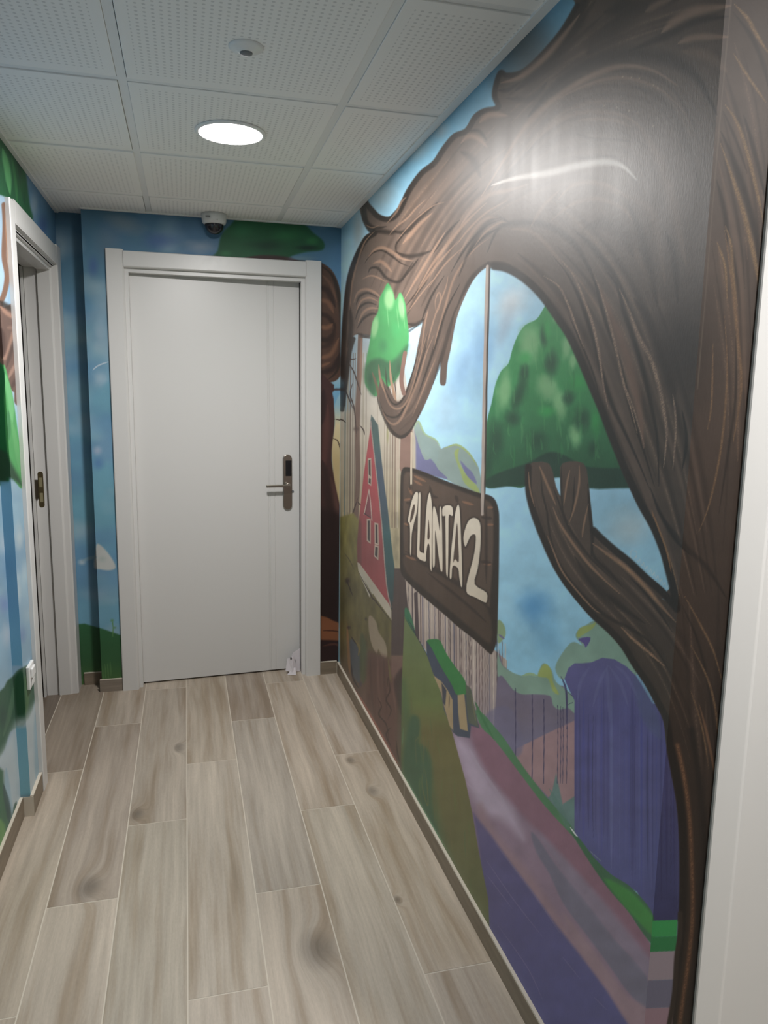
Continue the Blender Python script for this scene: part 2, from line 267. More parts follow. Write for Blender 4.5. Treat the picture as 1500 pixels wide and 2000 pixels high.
    f([(150, 1470), (250, 1410), (430, 1350), (560, 1280), (660, 1290), (800, 1365), (930, 1380), (1060, 1390), (1120, 1500), (1000, 1512), (840, 1512), (640, 1440), (430, 1492), (300, 1500), (190, 1512)], (38, 72, 56), 3)
    for q in ((450, 570, 72, 150, .15), (285, 880, 52, 160, .1), (560, 850, 70, 100, -.4), (640, 960, 50, 120, -.2), (745, 1170, 40, 90, -.2), (690, 590, 36, 90, .1), (620, 380, 26, 60, .1), (730, 680, 30, 60, 0)):
        b(q[0], q[1], q[2]*1.35, q[3]*1.3, (138, 192, 134), .95, q[4], .8, .3)
    for q in ((380, 900, 50, 160, .3), (410, 760, 40, 70, .2), (500, 1200, 90, 90, 0), (790, 1060, 60, 90, 0), (860, 1250, 46, 70, .3), (590, 700, 60, 100, .1), (230, 1200, 66, 150, 0), (700, 930, 50, 60, 0), (340, 1060, 60, 60, 0), (540, 520, 30, 90, 0), (180, 1350, 40, 120, 0)):
        b(q[0], q[1], q[2]*1.25, q[3]*1.25, (38, 82, 58), .9, q[4], .95, .3)
    for q in ((760, 820, 80, 90), (560, 470, 40, 110), (880, 1080, 60, 150), (560, 1010, 90, 60), (420, 660, 70, 60)): b(q[0], q[1], q[2], q[3], (62, 172, 88), .75, 0, 1, .2)
    R_ = random.Random(5)
    for k in range(70):
        x = R_.uniform(200, 900); y = R_.uniform(450, 1250)
        if x > 560+(y-300)*.42 or x < 480-(y-400)*.45: continue
        st([(x, y), (x+R_.uniform(-6, 12), y+60), (x+R_.uniform(-4, 20), y+R_.uniform(80, 160))], R_.uniform(8, 18), R_.choice([(120, 184, 118), (66, 156, 84), (58, 120, 72), (96, 172, 104)]), .3)
    # ------------------------------ the big brown tree
    bark = G((-50, (82, 66, 56)), (250, (104, 88, 78)), (500, (106, 90, 80)), (800, (96, 79, 69)), (1100, (84, 68, 58)), (1500, (70, 55, 46)), (2000, (64, 50, 40)))
    c.z()
    MAIN = [(1140, -80), (1125, 10), (1095, 60), (1050, 112), (1020, 138), (990, 143), (977, 137), (967, 160), (962, 188), (968, 207), (945, 212), (925, 225), (908, 252), (885, 262), (862, 290), (845, 315), (820, 335), (795, 370), (776, 408), (760, 423), (740, 418), (724, 402), (714, 392), (702, 400), (707, 425), (716, 442), (728, 450), (712, 462), (697, 490), (684, 522), (676, 560), (670, 620), (666, 700), (666, 770), (674, 730), (679, 692), (688, 660), (700, 653), (722, 655), (760, 660), (800, 642), (815, 634), (825, 626),
            (821, 650), (815, 680), (808, 716), (798, 747), (788, 774), (778, 784), (768, 776), (757, 745), (750, 705), (738, 700), (726, 722), (735, 764), (744, 795), (753, 821), (765, 845), (780, 856), (794, 852), (808, 831), (822, 807), (839, 769), (851, 735), (860, 708), (859, 746), (864, 753), (871, 748), (874, 711), (880, 683), (887, 644), (894, 615), (906, 584), (921, 553), (935, 534), (948, 523), (965, 518), (985, 519),
            (1005, 527), (1029, 542), (1053, 566), (1071, 587), (1086, 611), (1107, 650), (1128, 698), (1149, 749), (1170, 800), (1188, 848), (1203, 887), (1212, 914), (1224, 941), (1245, 986), (1269, 1028), (1287, 1070), (1299, 1108), (1311, 1146), (1318, 1176), (1700, 1176), (1700, -80)]
    f(MAIN, bark, 1.3)
    BR = [(1029, 909), (1029, 954), (1035, 990), (1047, 1026), (1062, 1065), (1080, 1104), (1101, 1140), (1128, 1176), (1155, 1206), (1185, 1233), (1212, 1263), (1236, 1302), (1260, 1338), (1281, 1377), (1296, 1410), (1302, 1464), (1312, 1519), (1321, 1571), (1326, 1639), (1327, 1720), (1325, 1805), (1318, 1869), (1312, 1933), (1300, 2020), (1290, 2200), (1700, 2200), (1700, 1150), (1320, 1165), (1314, 1173), (1299, 1152), (1260, 1119), (1230, 1092), (1200, 1068), (1176, 1047), (1159, 1033), (1156, 1010), (1153, 978), (1150, 948), (1140, 905), (1098, 905), (1094, 937), (1095, 968), (1086, 950), (1072, 905)]
    f(BR, bark, 1.3)
    def family(A, B, n, w, seed, al=.5):
        A = spline(A, False, 6); B = spline(B, False, 6)
        tt = np.linspace(0, 1, 9)
        ra = lambda P: np.stack([np.interp(tt, np.linspace(0, 1, len(P)), P[:, k]) for k in (0, 1)], 1)
        A, B = ra(A), ra(B); R_ = random.Random(seed)
        for k in range(n):
            t = (k+R_.uniform(.1, .9))/n; t2 = min(max(t+R_.uniform(-.06, .06), 0), 1)
            m = np.linspace(t, t2, 9)[:, None]; P = A*(1-m)+B*m
            i0 = R_.choice([0, 0, 1, 2, 3]); i1 = R_.choice([9, 9, 8, 7, 6])
            dark = k % 2 == 0
            st(P[i0:i1], w*R_.uniform(.6, 1.5), (52, 42, 36) if dark else R_.choice([LT, LP, (150, 122, 104)]), al*R_.uniform(.5, 1)*(1 if dark else .8), .95, True, 0, 3)
            if not dark and R_.random() < .5: st(P[i0:i1], w*.35, (198, 164, 134), al*.5, .9, True, 1.5, 3)
    c.z()
    family([(1000, 520), (1068, 585), (1133, 695), (1194, 845), (1255, 985), (1322, 1170)], [(1090, 330), (1200, 420), (1290, 560), (1350, 750), (1390, 950), (1410, 1150)], 16, 12, 1)
    family([(945, 385), (1020, 250), (1120, 140), (1250, 120), (1350, 180), (1400, 330)], [(960, 420), (1040, 380), (1130, 360), (1200, 380), (1250, 480)], 16, 12, 2, .35)
    family([(810, 630), (860, 530), (930, 410), (1030, 350)], [(700, 600), (760, 460), (850, 340), (950, 215)], 16, 10, 3, .45)
    family([(990, 150), (1060, 115), (1140, 0)], [(1000, 240), (1120, 130), (1280, 60), (1430, 30)], 12, 14, 5, .45)
    family([(1430, 0), (1480, 160), (1520, 420)], [(1385, 520), (1420, 800), (1405, 1120)], 16, 10, 6, .55)
    family([(1040, 960), (1070, 1063), (1136, 1168), (1220, 1256), (1292, 1375), (1330, 1519)], [(1160, 1045), (1230, 1105), (1322, 1200), (1420, 1350)], 10, 10, 7, .45)
    family([(1330, 1190), (1345, 1400), (1365, 1600), (1358, 1800), (1335, 2050)], [(1450, 1100), (1430, 1400), (1415, 1700), (1390, 2000)], 10, 12, 8, .5)
    family([(880, 660), (850, 735), (815, 810), (780, 845)], [(826, 640), (812, 710), (790, 772), (770, 780)], 6, 6, 9, .4)
    b(1150, 330, 190, 170, (142, 124, 112), .55); b(1040, 130, 120, 120, (58, 48, 42), .55, .6); b(1340, 690, 110, 200, (56, 45, 38), .6); b(1010, 60, 90, 90, (66, 54, 46), .5)
    # dark outlines
    st([(1128, 10), (1097, 62), (1052, 114), (1020, 141), (990, 147), (978, 142), (969, 165), (966, 188), (973, 210), (948, 216), (929, 228), (912, 255), (888, 266), (866, 292), (849, 318), (823, 339), (798, 374), (780, 412), (762, 428), (740, 424), (724, 408), (712, 397), (712, 425), (722, 447), (732, 455), (716, 466), (701, 492), (688, 524), (680, 560), (674, 620), (670, 700), (669, 790)], 12, DK, .9, .6, False)
    st([(760, 425), (785, 402), (800, 372)], 8, DK, .7)
    st([(965, 520), (984, 523), (1003, 531), (1026, 546), (1048, 566), (1068, 590), (1090, 622), (1112, 655), (1133, 700), (1155, 752), (1176, 802), (1194, 850), (1210, 890), (1222, 920), (1236, 950), (1255, 990), (1277, 1030), (1295, 1074), (1305, 1110), (1315, 1150), (1322, 1185)], 17, DK, .95, .5, False)
    st([(888, 612), (901, 580), (916, 551), (933, 530), (957, 515), (988, 515), (1012, 528)], 9, DK, .6, .8)
    st([(1032, 912), (1032, 954), (1039, 990), (1051, 1026), (1066, 1063), (1084, 1102), (1106, 1138), (1133, 1172), (1160, 1203), (1190, 1230), (1217, 1260), (1241, 1299), (1266, 1336), (1287, 1375), (1303, 1410), (1310, 1464), (1320, 1519), (1329, 1571), (1334, 1639), (1335, 1720), (1332, 1805), (1326, 1869), (1318, 1933), (1300, 2060)], 15, DK, .95, .5, False)
    st([(1159, 1036), (1176, 1053), (1200, 1074), (1230, 1098), (1260, 1127), (1297, 1160), (1322, 1190)], 16, DK, .95, .5, False); st([(1148, 945), (1152, 1000), (1157, 1050), (1154, 1090)], 8, DK, .8)
    st([(822, 800), (806, 834), (793, 849), (780, 853), (764, 841), (752, 818), (742, 795), (734, 764)], 8, DK, .7); st([(690, 662), (682, 690), (676, 740), (668, 800)], 10, DK, .9, .6, False); st([(700, 658), (730, 660), (765, 660), (800, 646), (822, 630)], 7, DK, .6)
    st([(845, 752), (862, 700), (876, 650), (890, 600)], 9, DK, .5)
    # bark relief, left part
    c.z(640, 380, 4.1667)
    for p, w in (([(520, 300), (640, 300), (760, 180), (900, 60)], 30), ([(540, 460), (640, 500), (750, 490), (850, 455)], 24), ([(560, 470), (560, 400), (640, 300)], 12), ([(330, 640), (350, 600), (410, 600), (480, 680), (580, 710), (650, 620), (700, 540)], 18), ([(300, 560), (360, 480), (440, 455), (520, 500), (600, 560), (680, 590)], 12), ([(230, 900), (260, 830), (330, 800), (410, 840)], 14), ([(225, 1020), (260, 920), (330, 880), (400, 900)], 14), ([(240, 1090), (290, 1010), (360, 970), (410, 980)], 16), ([(600, 700), (680, 600), (740, 520)], 14), ([(640, 900), (740, 780), (800, 700), (860, 600)], 16), ([(420, 1680), (470, 1790), (560, 1810), (620, 1740), (690, 1600), (750, 1400), (820, 1180)], 14), ([(740, 1620), (840, 1330), (900, 1150), (960, 950), (1080, 720)], 18), ([(460, 1560), (520, 1690), (580, 1700), (640, 1610), (700, 1420), (760, 1200)], 12), ([(760, 1040), (800, 930), (860, 800), (950, 660)], 14), ([(1100, 560), (1180, 430), (1290, 330), (1400, 270)], 20), ([(1000, 640), (1080, 500), (1180, 360), (1300, 250), (1420, 200)], 14), ([(860, 480), (960, 330), (1080, 200)], 16), ([(350, 300), (440, 300), (520, 310), (560, 290)], 30), ([(280, 110), (300, 200), (380, 270), (480, 260)], 22), ([(250, 80), (300, 60), (330, 60)], 24), ([(180, 900), (190, 1100), (160, 1250)], 30), ([(280, 440), (230, 560), (190, 700)], 24), ([(240, 1130), (300, 1150), (350, 1150)], 20), ([(650, 1050), (720, 1060), (790, 1010)], 26)):
        st(p, w*1.5, DK, .8, .9)
    for p, w in (([(480, 235), (560, 140), (600, 60), (640, 20)], 16), ([(500, 330), (560, 260), (650, 190), (720, 110), (800, 40)], 13), ([(560, 380), (640, 280), (740, 180), (860, 90), (960, 60)], 9), ([(610, 400), (670, 330), (740, 250), (850, 150)], 28), ([(330, 510), (380, 452), (450, 432), (530, 470), (600, 520), (700, 540)], 22), ([(370, 560), (430, 545), (480, 580), (520, 630)], 26), ([(280, 690), (350, 660), (420, 680), (470, 710)], 12), ([(212, 880), (245, 800), (310, 770), (390, 800), (430, 840)], 18), ([(232, 960), (270, 870), (340, 840), (410, 870)], 15), ([(245, 1050), (290, 960), (350, 925), (415, 930)], 18), ([(620, 860), (700, 720), (790, 570), (900, 390), (960, 300)], 18), ([(700, 840), (800, 690), (900, 560), (1060, 380)], 18), ([(740, 760), (850, 570), (980, 400), (1130, 220), (1300, 60)], 22), ([(820, 760), (900, 640), (980, 540), (1100, 430)], 12), ([(650, 960), (760, 810), (860, 690)], 9), ([(760, 1290), (790, 1060), (820, 930)], 11), ([(880, 950), (875, 870), (900, 800), (920, 830), (905, 930), (870, 975)], 8), ([(800, 1260), (840, 1100), (880, 970), (960, 760), (980, 660)], 11), ([(860, 1260), (900, 1100), (960, 900), (1020, 700), (1100, 560), (1200, 440), (1320, 350)], 16), ([(420, 1390), (450, 1560), (500, 1700), (570, 1745), (640, 1690), (700, 1530), (760, 1300), (820, 1100)], 13), ([(440, 1740), (480, 1830), (540, 1870), (600, 1820), (660, 1690), (740, 1500), (800, 1300), (860, 1150)], 17), ([(690, 1800), (760, 1630), (830, 1450), (880, 1330)], 9), ([(180, 940), (200, 720), (240, 560), (300, 390), (380, 300)], 14), ([(1040, 420), (1150, 280), (1300, 140), (1480, 40)], 14), ([(1180, 440), (1280, 310), (1400, 230), (1480, 230)], 14), ([(300, 240), (360, 270), (420, 250)], 8)):
        st(p, w*1.35, LT, .8, .9)
    # trees: small round tree in the left window
    c.z(640, 380, 4.1667)
    f([(490, 720), (530, 790), (552, 860), (590, 795), (630, 880), (645, 1000), (662, 1150), (650, 1250), (620, 1390), (560, 1500), (520, 1545), (480, 1560), (430, 1490), (400, 1640), (345, 1600), (303, 1530), (312, 1380), (345, 1180), (365, 1040), (410, 950), (420, 850), (455, 780)], (76, 158, 94), 1.5)
    f([(312, 1380), (420, 1330), (520, 1360), (640, 1230), (655, 1250), (600, 1420), (520, 1545), (430, 1480), (380, 1640), (305, 1530)], (62, 106, 74), 6)
    b(500, 850, 55, 115, (150, 200, 142), .95, 0, .6); b(600, 920, 34, 130, (144, 194, 138), .9, -.1, .6); b(385, 1080, 36, 120, (142, 194, 136), .9, .15, .6); b(560, 1100, 70, 110, (74, 168, 100), .8); b(450, 1230, 60, 90, (64, 128, 84), .7); b(350, 1500, 30, 90, (44, 84, 62), .8); b(580, 1400, 40, 80, (56, 88, 64), .8); b(330, 1330, 26, 90, (76, 150, 92), .7)
    st([(630, 1290), (610, 1420), (600, 1520), (620, 1620)], 40, (130, 100, 88), 1, .3, False)
    for x in (480, 610, 560): st([(x, 900), (x+10, 1000), (x+20, 1100)], 8, (170, 220, 160), .35)
    st([(415, 1380), (430, 1510), (470, 1620)], 20, (150, 118, 98), 1, .5); st([(505, 1350), (515, 1500), (545, 1640), (560, 1680)], 24, (166, 134, 110), 1, .4); st([(535, 1480), (560, 1640)], 7, DK, .8); st([(360, 1440), (400, 1560), (420, 1680)], 24, (118, 94, 76), .9, .6); st([(470, 1400), (480, 1540), (500, 1600)], 14, (60, 62, 50), .8)
    # upper mass
    c.z(900, 0, 2.5)
    for p, w, a in (([(620, -40), (560, 110), (420, 310), (270, 440)], 60, .7), ([(800, -20), (760, 120), (620, 260)], 120, .55), ([(330, 570), (450, 430), (560, 340), (700, 285), (880, 265), (1050, 305), (1160, 390), (1250, 560)], 60, .75), ([(820, 250), (1000, 175), (1140, 105), (1310, 80)], 34, .8), ([(700, 60), (900, 20), (1100, -30)], 60, .6), ([(180, 440), (230, 440), (290, 400)], 16, .8), ([(40, 640), (90, 640), (130, 690)], 14, .7), ([(560, 650), (640, 680), (740, 680), (840, 695)], 14, .45), ([(540, 765), (640, 775), (740, 765), (840, 830)], 14, .4), ([(130, 1230), (180, 1120), (250, 1090), (380, 1090), (480, 1130), (560, 1200), (620, 1300), (700, 1480)], 26, .7), ([(-10, 1350), (40, 1230), (110, 1110), (180, 1060), (240, 1090)], 18, .6), ([(560, 1130), (640, 1200), (740, 1330), (820, 1480)], 20, .7), ([(820, 1000), (880, 1150), (920, 1300), (960, 1480)], 40, .5), ([(1000, 1130), (1040, 1250), (1060, 1480)], 26, .5), ([(400, 640), (300, 780), (160, 950)], 14, .4), ([(600, 1120), (700, 1090), (800, 1150), (840, 1250)], 60, .4), ([(850, 420), (1000, 520), (1100, 700), (1180, 950)], 26, .25), ([(100, 870), (60, 780), (0, 740)], 30, .5), ([(220, 480), (350, 480), (420, 400)], 26, .6)):
        st(p, w*1.35, DK, a, .95)
    for p, w, a in (([(195, 405), (270, 385), (340, 340), (420, 270), (520, 150), (580, 70)], 24, .7), ([(90, 600), (140, 560), (230, 565)], 22, .8), ([(0, 700), (40, 665), (90, 680), (130, 720)], 18, .7), ([(100, 960), (200, 800), (300, 640), (400, 530), (520, 440), (660, 360), (800, 322), (940, 345), (1060, 420)], 22, .7), ([(480, 480), (600, 420), (720, 385), (830, 385), (980, 440), (1100, 560)], 13, .55), ([(320, 740), (400, 650), (520, 570), (650, 545), (780, 560), (870, 610)], 20, .5), ([(560, 590), (660, 580), (760, 590), (830, 620)], 14, .5), ([(0, 1100), (60, 1020), (140, 950), (230, 930), (330, 900)], 18, .6), ([(470, 980), (540, 910), (640, 890), (740, 915), (820, 970)], 16, .55), ([(340, 1110), (400, 1010), (480, 930)], 14, .5), ([(440, 1080), (540, 1000), (660, 970), (780, 1010), (840, 1080)], 16, .5), ([(980, 160), (1060, 95), (1160, 50), (1320, 28)], 40, .75), ([(1060, 212), (1150, 182), (1310, 180)], 26, .7), ([(1080, 250), (1200, 270), (1300, 350)], 40, .3), ([(900, 60), (960, 20), (1040, -10)], 26, .5), ([(860, 600), (960, 760), (1010, 900), (1060, 1100), (1100, 1300)], 40, .3), ([(-10, 1240), (60, 1130), (120, 1070), (190, 1060)], 14, .5), ([(240, 1120), (340, 1130), (440, 1220), (540, 1380)], 16, .4), ([(640, 900), (900, 1000), (960, 1150), (1000, 1400)], 30, .25)):
        st(p, w*1.5, (166, 134, 114), a, .95)
    st([(150, 905), (260, 872), (440, 842), (560, 812), (700, 790), (790, 812), (860, 880)], 42, (226, 214, 204), .95, .9)
    for x, y in ((790, 375), (832, 378), (872, 384), (940, 415), (962, 428), (700, 516), (762, 525), (822, 540), (862, 550), (940, 615)): b(x, y, 7, 6, (214, 190, 160), .8)
    # facing side of the corner
    for p, w, a in (([(1270, 640), (1330, 780), (1390, 950), (1440, 1150), (1450, 1300)], 34, .8), ([(1250, 880), (1290, 1050), (1300, 1200)], 26, .7), ([(1380, 560), (1440, 760), (1490, 980)], 24, .7), ([(1330, 60), (1420, 180), (1480, 320), (1500, 420)], 26, .7), ([(1280, 540), (1350, 700), (1400, 850)], 16, .6)): st(p, w, DK, a, .9)
    for p, w in (([(1335, 20), (1400, 90), (1450, 180), (1510, 270)], 22), ([(1290, 510), (1350, 600), (1400, 750), (1450, 950), (1480, 1100)], 22), ([(1268, 700), (1320, 850), (1370, 1000), (1410, 1150), (1450, 1350), (1458, 1470)], 26), ([(1290, 1100), (1320, 1200), (1330, 1350), (1350, 1500)], 16), ([(1330, 260), (1420, 400), (1490, 500)], 16), ([(1250, 1180), (1290, 1300), (1300, 1460)], 14)):
        st(p, w, (150, 120, 88), .8, .8); st(p, w*.8, (196, 162, 116), .6, .9, True, 1.6)
    # centre right
    c.z(900, 500, 3.3333)
    b(1390, 620, 200, 380, (58, 46, 40), .75, .1, 1); st([(1130, 280), (1240, 450), (1340, 700), (1400, 900)], 90, (56, 44, 38), .6, 1)
    for p, w in (([(600, 0), (700, 130), (790, 320), (860, 540), (920, 760), (980, 960), (1060, 1130), (1160, 1350), (1230, 1520)], 30), ([(840, 60), (880, 200), (940, 420), (1020, 640), (1060, 800), (1120, 1050), (1200, 1300), (1260, 1500)], 28), ([(950, 100), (1020, 200), (1060, 350), (1120, 520), (1190, 760), (1240, 980), (1280, 1200), (1290, 1500)], 34), ([(1230, 1500), (1300, 1680), (1400, 1850), (1500, 1950)], 26), ([(700, 380), (780, 560), (860, 760), (900, 900)], 14), ([(1440, 1000), (1470, 1200), (1440, 1400)], 24)): st(p, w, DK, .85, .9)
    st([(900, 200), (980, 400), (1060, 600), (1120, 800), (1160, 1000), (1190, 1250)], 74, (136, 104, 88), .8, .9)
    for p, w in (([(540, 130), (640, 200), (700, 320), (740, 430), (800, 600)], 16), ([(640, 20), (730, 120), (800, 280), (860, 450), (900, 640), (930, 850), (960, 1000)], 20), ([(870, 120), (930, 300), (980, 480), (1020, 650), (1060, 830), (1110, 1000), (1150, 1160)], 20), ([(1030, 210), (1100, 370), (1160, 530), (1240, 680), (1290, 850), (1320, 1000), (1340, 1160), (1320, 1380)], 34), ([(1060, 830), (1120, 980), (1200, 1250)], 12), ([(1380, 900), (1400, 1100), (1380, 1400)], 16)):
        st(p, w, LP, .85, .9); st(p, w*.8, (206, 172, 140), .6, .9, True, 1.4)
    st([(1240, 1650), (1290, 1780), (1340, 1920), (1370, 2060)], 13, OR, .95, .7)
    # branches that carry the large tree
    c.z(900, 900, 3.3333)
    for p, w in (([(520, 50), (530, 200), (560, 330), (580, 480), (620, 600)], 16), ([(600, 170), (650, 300), (700, 430), (760, 520), (860, 650), (1000, 780)], 24), ([(740, 100), (730, 300), (700, 430)], 14), ([(850, 540), (870, 630), (960, 720), (1060, 830)], 26), ([(620, 620), (700, 760), (820, 900), (960, 1020), (1100, 1090), (1250, 1200), (1370, 1390)], 26), ([(655, 30), (655, 200), (665, 340)], 16), ([(1100, 760), (1200, 860), (1290, 980), (1380, 1120)], 20), ([(740, 620), (860, 800), (1000, 920), (1200, 1060)], 50)): st(p, w, DK, .75, .9)
    for p, w in (([(510, 30), (560, 150), (620, 290)], 20), ([(440, 60), (450, 180), (480, 300)], 12), ([(600, 300), (640, 400), (690, 480), (760, 580), (840, 680), (940, 780), (1040, 870)], 22), ([(560, 480), (600, 580), (660, 720), (760, 850), (860, 960), (930, 1010)], 13), ([(860, 540), (960, 610), (1080, 700), (1200, 820), (1300, 940), (1400, 1050)], 34), ([(1040, 1080), (1120, 1160), (1240, 1260), (1330, 1340)], 18), ([(710, 60), (690, 150), (670, 290)], 14), ([(770, 20), (770, 150), (740, 300), (700, 420)], 16), ([(830, 280), (800, 420), (790, 500)], 14)): st(p, w, (160, 124, 98), .85, .85)
    st([(930, 600), (1080, 700), (1200, 820), (1300, 940)], 14, (186, 140, 98), .7, .9, True, 1.4); st([(1040, 1080), (1120, 1160), (1240, 1260), (1330, 1340)], 20, (190, 146, 112), .8, .9, True, 1.5)
    c.z(860, 1400, 2.3437)
    for p, w in (([(1075, 150), (1105, 400), (1118, 700), (1105, 1000), (1070, 1300), (1060, 1450)], 34), ([(1150, 60), (1195, 350), (1205, 700), (1185, 1100), (1150, 1450)], 34)): st(p, w, DK, .8, .9, False)
    st([(1085, 130), (1120, 300), (1142, 480), (1152, 700), (1155, 900), (1140, 1080), (1110, 1300), (1090, 1450)], 26, (126, 88, 64), .9, .9, False); st([(1085, 130), (1120, 300), (1142, 480), (1152, 700), (1155, 900), (1140, 1080), (1110, 1300), (1090, 1450)], 14, (184, 136, 100), .7, .9, False, 1.6)
    st([(1185, -60), (1230, 120), (1255, 260)], 14, (152, 112, 84), .8)
    c.z(1200, 400, 1.8167)
    for p, w in (([(430, 440), (430, 680), (400, 900), (370, 1100)], 11), ([(150, 1080), (240, 1200), (330, 1290), (400, 1400)], 20), ([(240, 1420), (300, 1560), (340, 1750), (360, 1950)], 12)): st(p, w, DK, .6, .9)
    for p, w in (([(130, 1090), (170, 1180), (210, 1300), (232, 1395)], 6), ([(250, 1390), (300, 1480), (350, 1580), (385, 1700)], 9), ([(270, 1560), (330, 1680), (360, 1800), (372, 1960)], 9), ([(270, 1720), (310, 1850), (335, 2000)], 7), ([(390, 80), (420, 300), (440, 500), (450, 650), (420, 850)], 14), ([(390, 380), (400, 600), (380, 850), (340, 1050), (300, 1160)], 9), ([(350, 480), (345, 700), (330, 800)], 7)):
        st(p, w, (140, 108, 80), .75, .9); st(p, w*.7, (190, 152, 110), .5, .9, True, 1.5)
    c.z()
    sig = [(1230, 1078), (1236, 1074), (1244, 1080), (1240, 1090), (1232, 1088), (1232, 1078)]
    st(sig, 1.6, (214, 226, 232), .7, .6, False)
    for k in range(9): st([(1240+k*7, 1092+k*6.4), (1243+k*7, 1086+k*6.4), (1246+k*7, 1098+k*6.4), (1250+k*7, 1092+k*6.4)], 1.5, (226, 236, 240), .6, .6, False)
    # hanging sign with its ropes
    c.z(640, 780, 4.1667)
    S = [(605, 575), (650, 552), (760, 582), (960, 662), (1200, 752), (1310, 778), (1360, 815), (1388, 890), (1396, 1000), (1392, 1400), (1384, 1750), (1376, 1960), (1340, 2065), (1310, 2062), (1200, 1960), (1060, 1850), (960, 1760), (760, 1590), (640, 1475), (595, 1400), (588, 1250), (592, 700)]
    f(S, (52, 42, 36), 1.5)
    f([(625, 610), (660, 590), (760, 620), (960, 700), (1200, 790), (1310, 830), (1345, 900), (1350, 1000), (1345, 1300), (1320, 1640), (1300, 1680), (1060, 1500), (800, 1340), (640, 1260), (618, 1200), (615, 700)], (92, 74, 62), 3)
    f([(620, 1270), (800, 1360), (1060, 1520), (1300, 1700), (1330, 1980), (1200, 1890), (960, 1690), (760, 1520), (640, 1410)], (84, 66, 54), 4, .9)
    for p in ([(1300, 880), (1345, 880)], [(1290, 1020), (1350, 1020)], [(1270, 1340), (1330, 1345)], [(620, 820), (680, 810)], [(620, 1010), (680, 1030)], [(700, 620), (800, 670)], [(1090, 830), (1190, 860)], [(700, 660), (770, 700)], [(630, 1270), (720, 1310)], [(660, 720), (690, 780)]): st(p, 24, (150, 108, 82), .8, .9)
    for p in ([(620, 1230), (800, 1330), (1060, 1490), (1310, 1680)], [(1290, 860), (1290, 1500)], [(680, 600), (670, 740)], [(640, 1030), (760, 1080)], [(800, 1400), (1100, 1640), (1300, 1820)], [(640, 840), (700, 850)], [(1250, 960), (1340, 970)], [(1240, 1320), (1330, 1330)], [(830, 700), (850, 780), (900, 800)], [(1040, 780), (1060, 840)]): st(p, 30, (52, 40, 34), .7, .9)
    c.z(780, 930, 4.705)
    LET = [([(155, 145), (172, 158), (170, 230), (160, 330), (135, 430), (115, 530), (110, 640), (105, 725), (97, 700), (98, 560), (95, 450), (78, 410), (90, 340), (110, 240), (135, 170)], [(127, 270), (142, 268), (136, 340), (112, 412), (98, 422), (106, 350)]),
           ([(180, 165), (195, 170), (192, 400), (188, 600), (188, 690), (235, 715), (245, 780), (200, 772), (168, 745), (162, 700), (168, 500), (172, 300)], None),
           ([(277, 150), (290, 190), (300, 280), (300, 420), (298, 600), (298, 850), (290, 865), (280, 820), (278, 650), (262, 625), (248, 700), (242, 770), (228, 740), (235, 550), (245, 350), (258, 220)], [(270, 400), (279, 560), (258, 575), (262, 480)]),
           ([(318, 275), (335, 310), (355, 400), (372, 500), (370, 300), (383, 290), (390, 400), (395, 600), (397, 850), (388, 875), (375, 850), (350, 650), (330, 500), (328, 700), (326, 810), (316, 838), (306, 810), (304, 600), (304, 420), (307, 310)], None),
           ([(395, 300), (420, 272), (460, 268), (488, 290), (492, 355), (480, 365), (455, 360), (452, 500), (450, 700), (445, 910), (435, 915), (428, 850), (425, 600), (422, 400), (420, 365), (397, 365)], None),
           ([(538, 262), (552, 290), (560, 400), (568, 600), (575, 800), (577, 1000), (565, 1010), (550, 930), (540, 850), (490, 825), (480, 930), (468, 945), (462, 900), (475, 700), (495, 500), (515, 330)], [(530, 430), (540, 600), (546, 785), (512, 762), (495, 790), (508, 640)]),
           ([(588, 570), (600, 500), (630, 420), (670, 385), (710, 390), (740, 430), (748, 520), (742, 680), (720, 850), (692, 992), (800, 1070), (803, 1150), (780, 1158), (700, 1115), (625, 1080), (616, 1010), (640, 900), (680, 750), (700, 620), (698, 540), (660, 545), (630, 600), (608, 648), (595, 620)], None)]
    for q, hole in LET: st(q+[q[0]], 34, (54, 42, 36), .75, .8, False)
    for q, hole in LET:
        f(q, G((960, (232, 218, 198)), (1180, (220, 202, 180))), .8)
        if hole: f(hole, (84, 66, 56), .7)
    c.z()
    st([(954, 515), (949, 700), (946, 860), (943, 1000)], 10, (66, 54, 48), .95, .25, False); st([(952, 520), (947, 700), (944, 860), (942, 1004)], 6.5, (190, 172, 160), 1, .25, False)
    st([(804, 846), (803, 948)], 4.4, (206, 190, 168), 1, .25, False); st([(803, 948), (805, 954)], 5, (80, 66, 56), .9, .3, False)
    n = fbm(c.U/26, c.V/26, 31, 4); c.C *= (1+(n-.5)*.14)[:, None]
    st([(1429, -10), (1412, 170), (1392, 400), (1376, 600), (1362, 760)], 3, (160, 146, 130), .4, .6, False)  # pale highlight of the wall's outer corner, put into the paint

def mural_facing(c):
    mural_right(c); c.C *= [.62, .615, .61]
    c.z(860, 1400, 2.3437)
    q = [(940, 935), (1072, 932), (1074, 1077), (940, 1079)]
    f = c.fill
    def stripe(y0, y1, col): f([(930, y0), (1086-(y0-935)*.04, y0-6), (1086-(y1-935)*.06, y1-6), (930, y1)], col, 1, 1, False)
    stripe(935, 1010, (50, 132, 74)); stripe(1010, 1078, (40, 108, 64)); stripe(1078, 1208, (134, 122, 130)); stripe(1208, 1335, (98, 96, 114)); stripe(1335, 1500, (134, 110, 120))
    c.stroke([(1098, 900), (1096, 1010), (1082, 1100), (1072, 1260), (1046, 1420)], 26, DK, 1, .6, False)

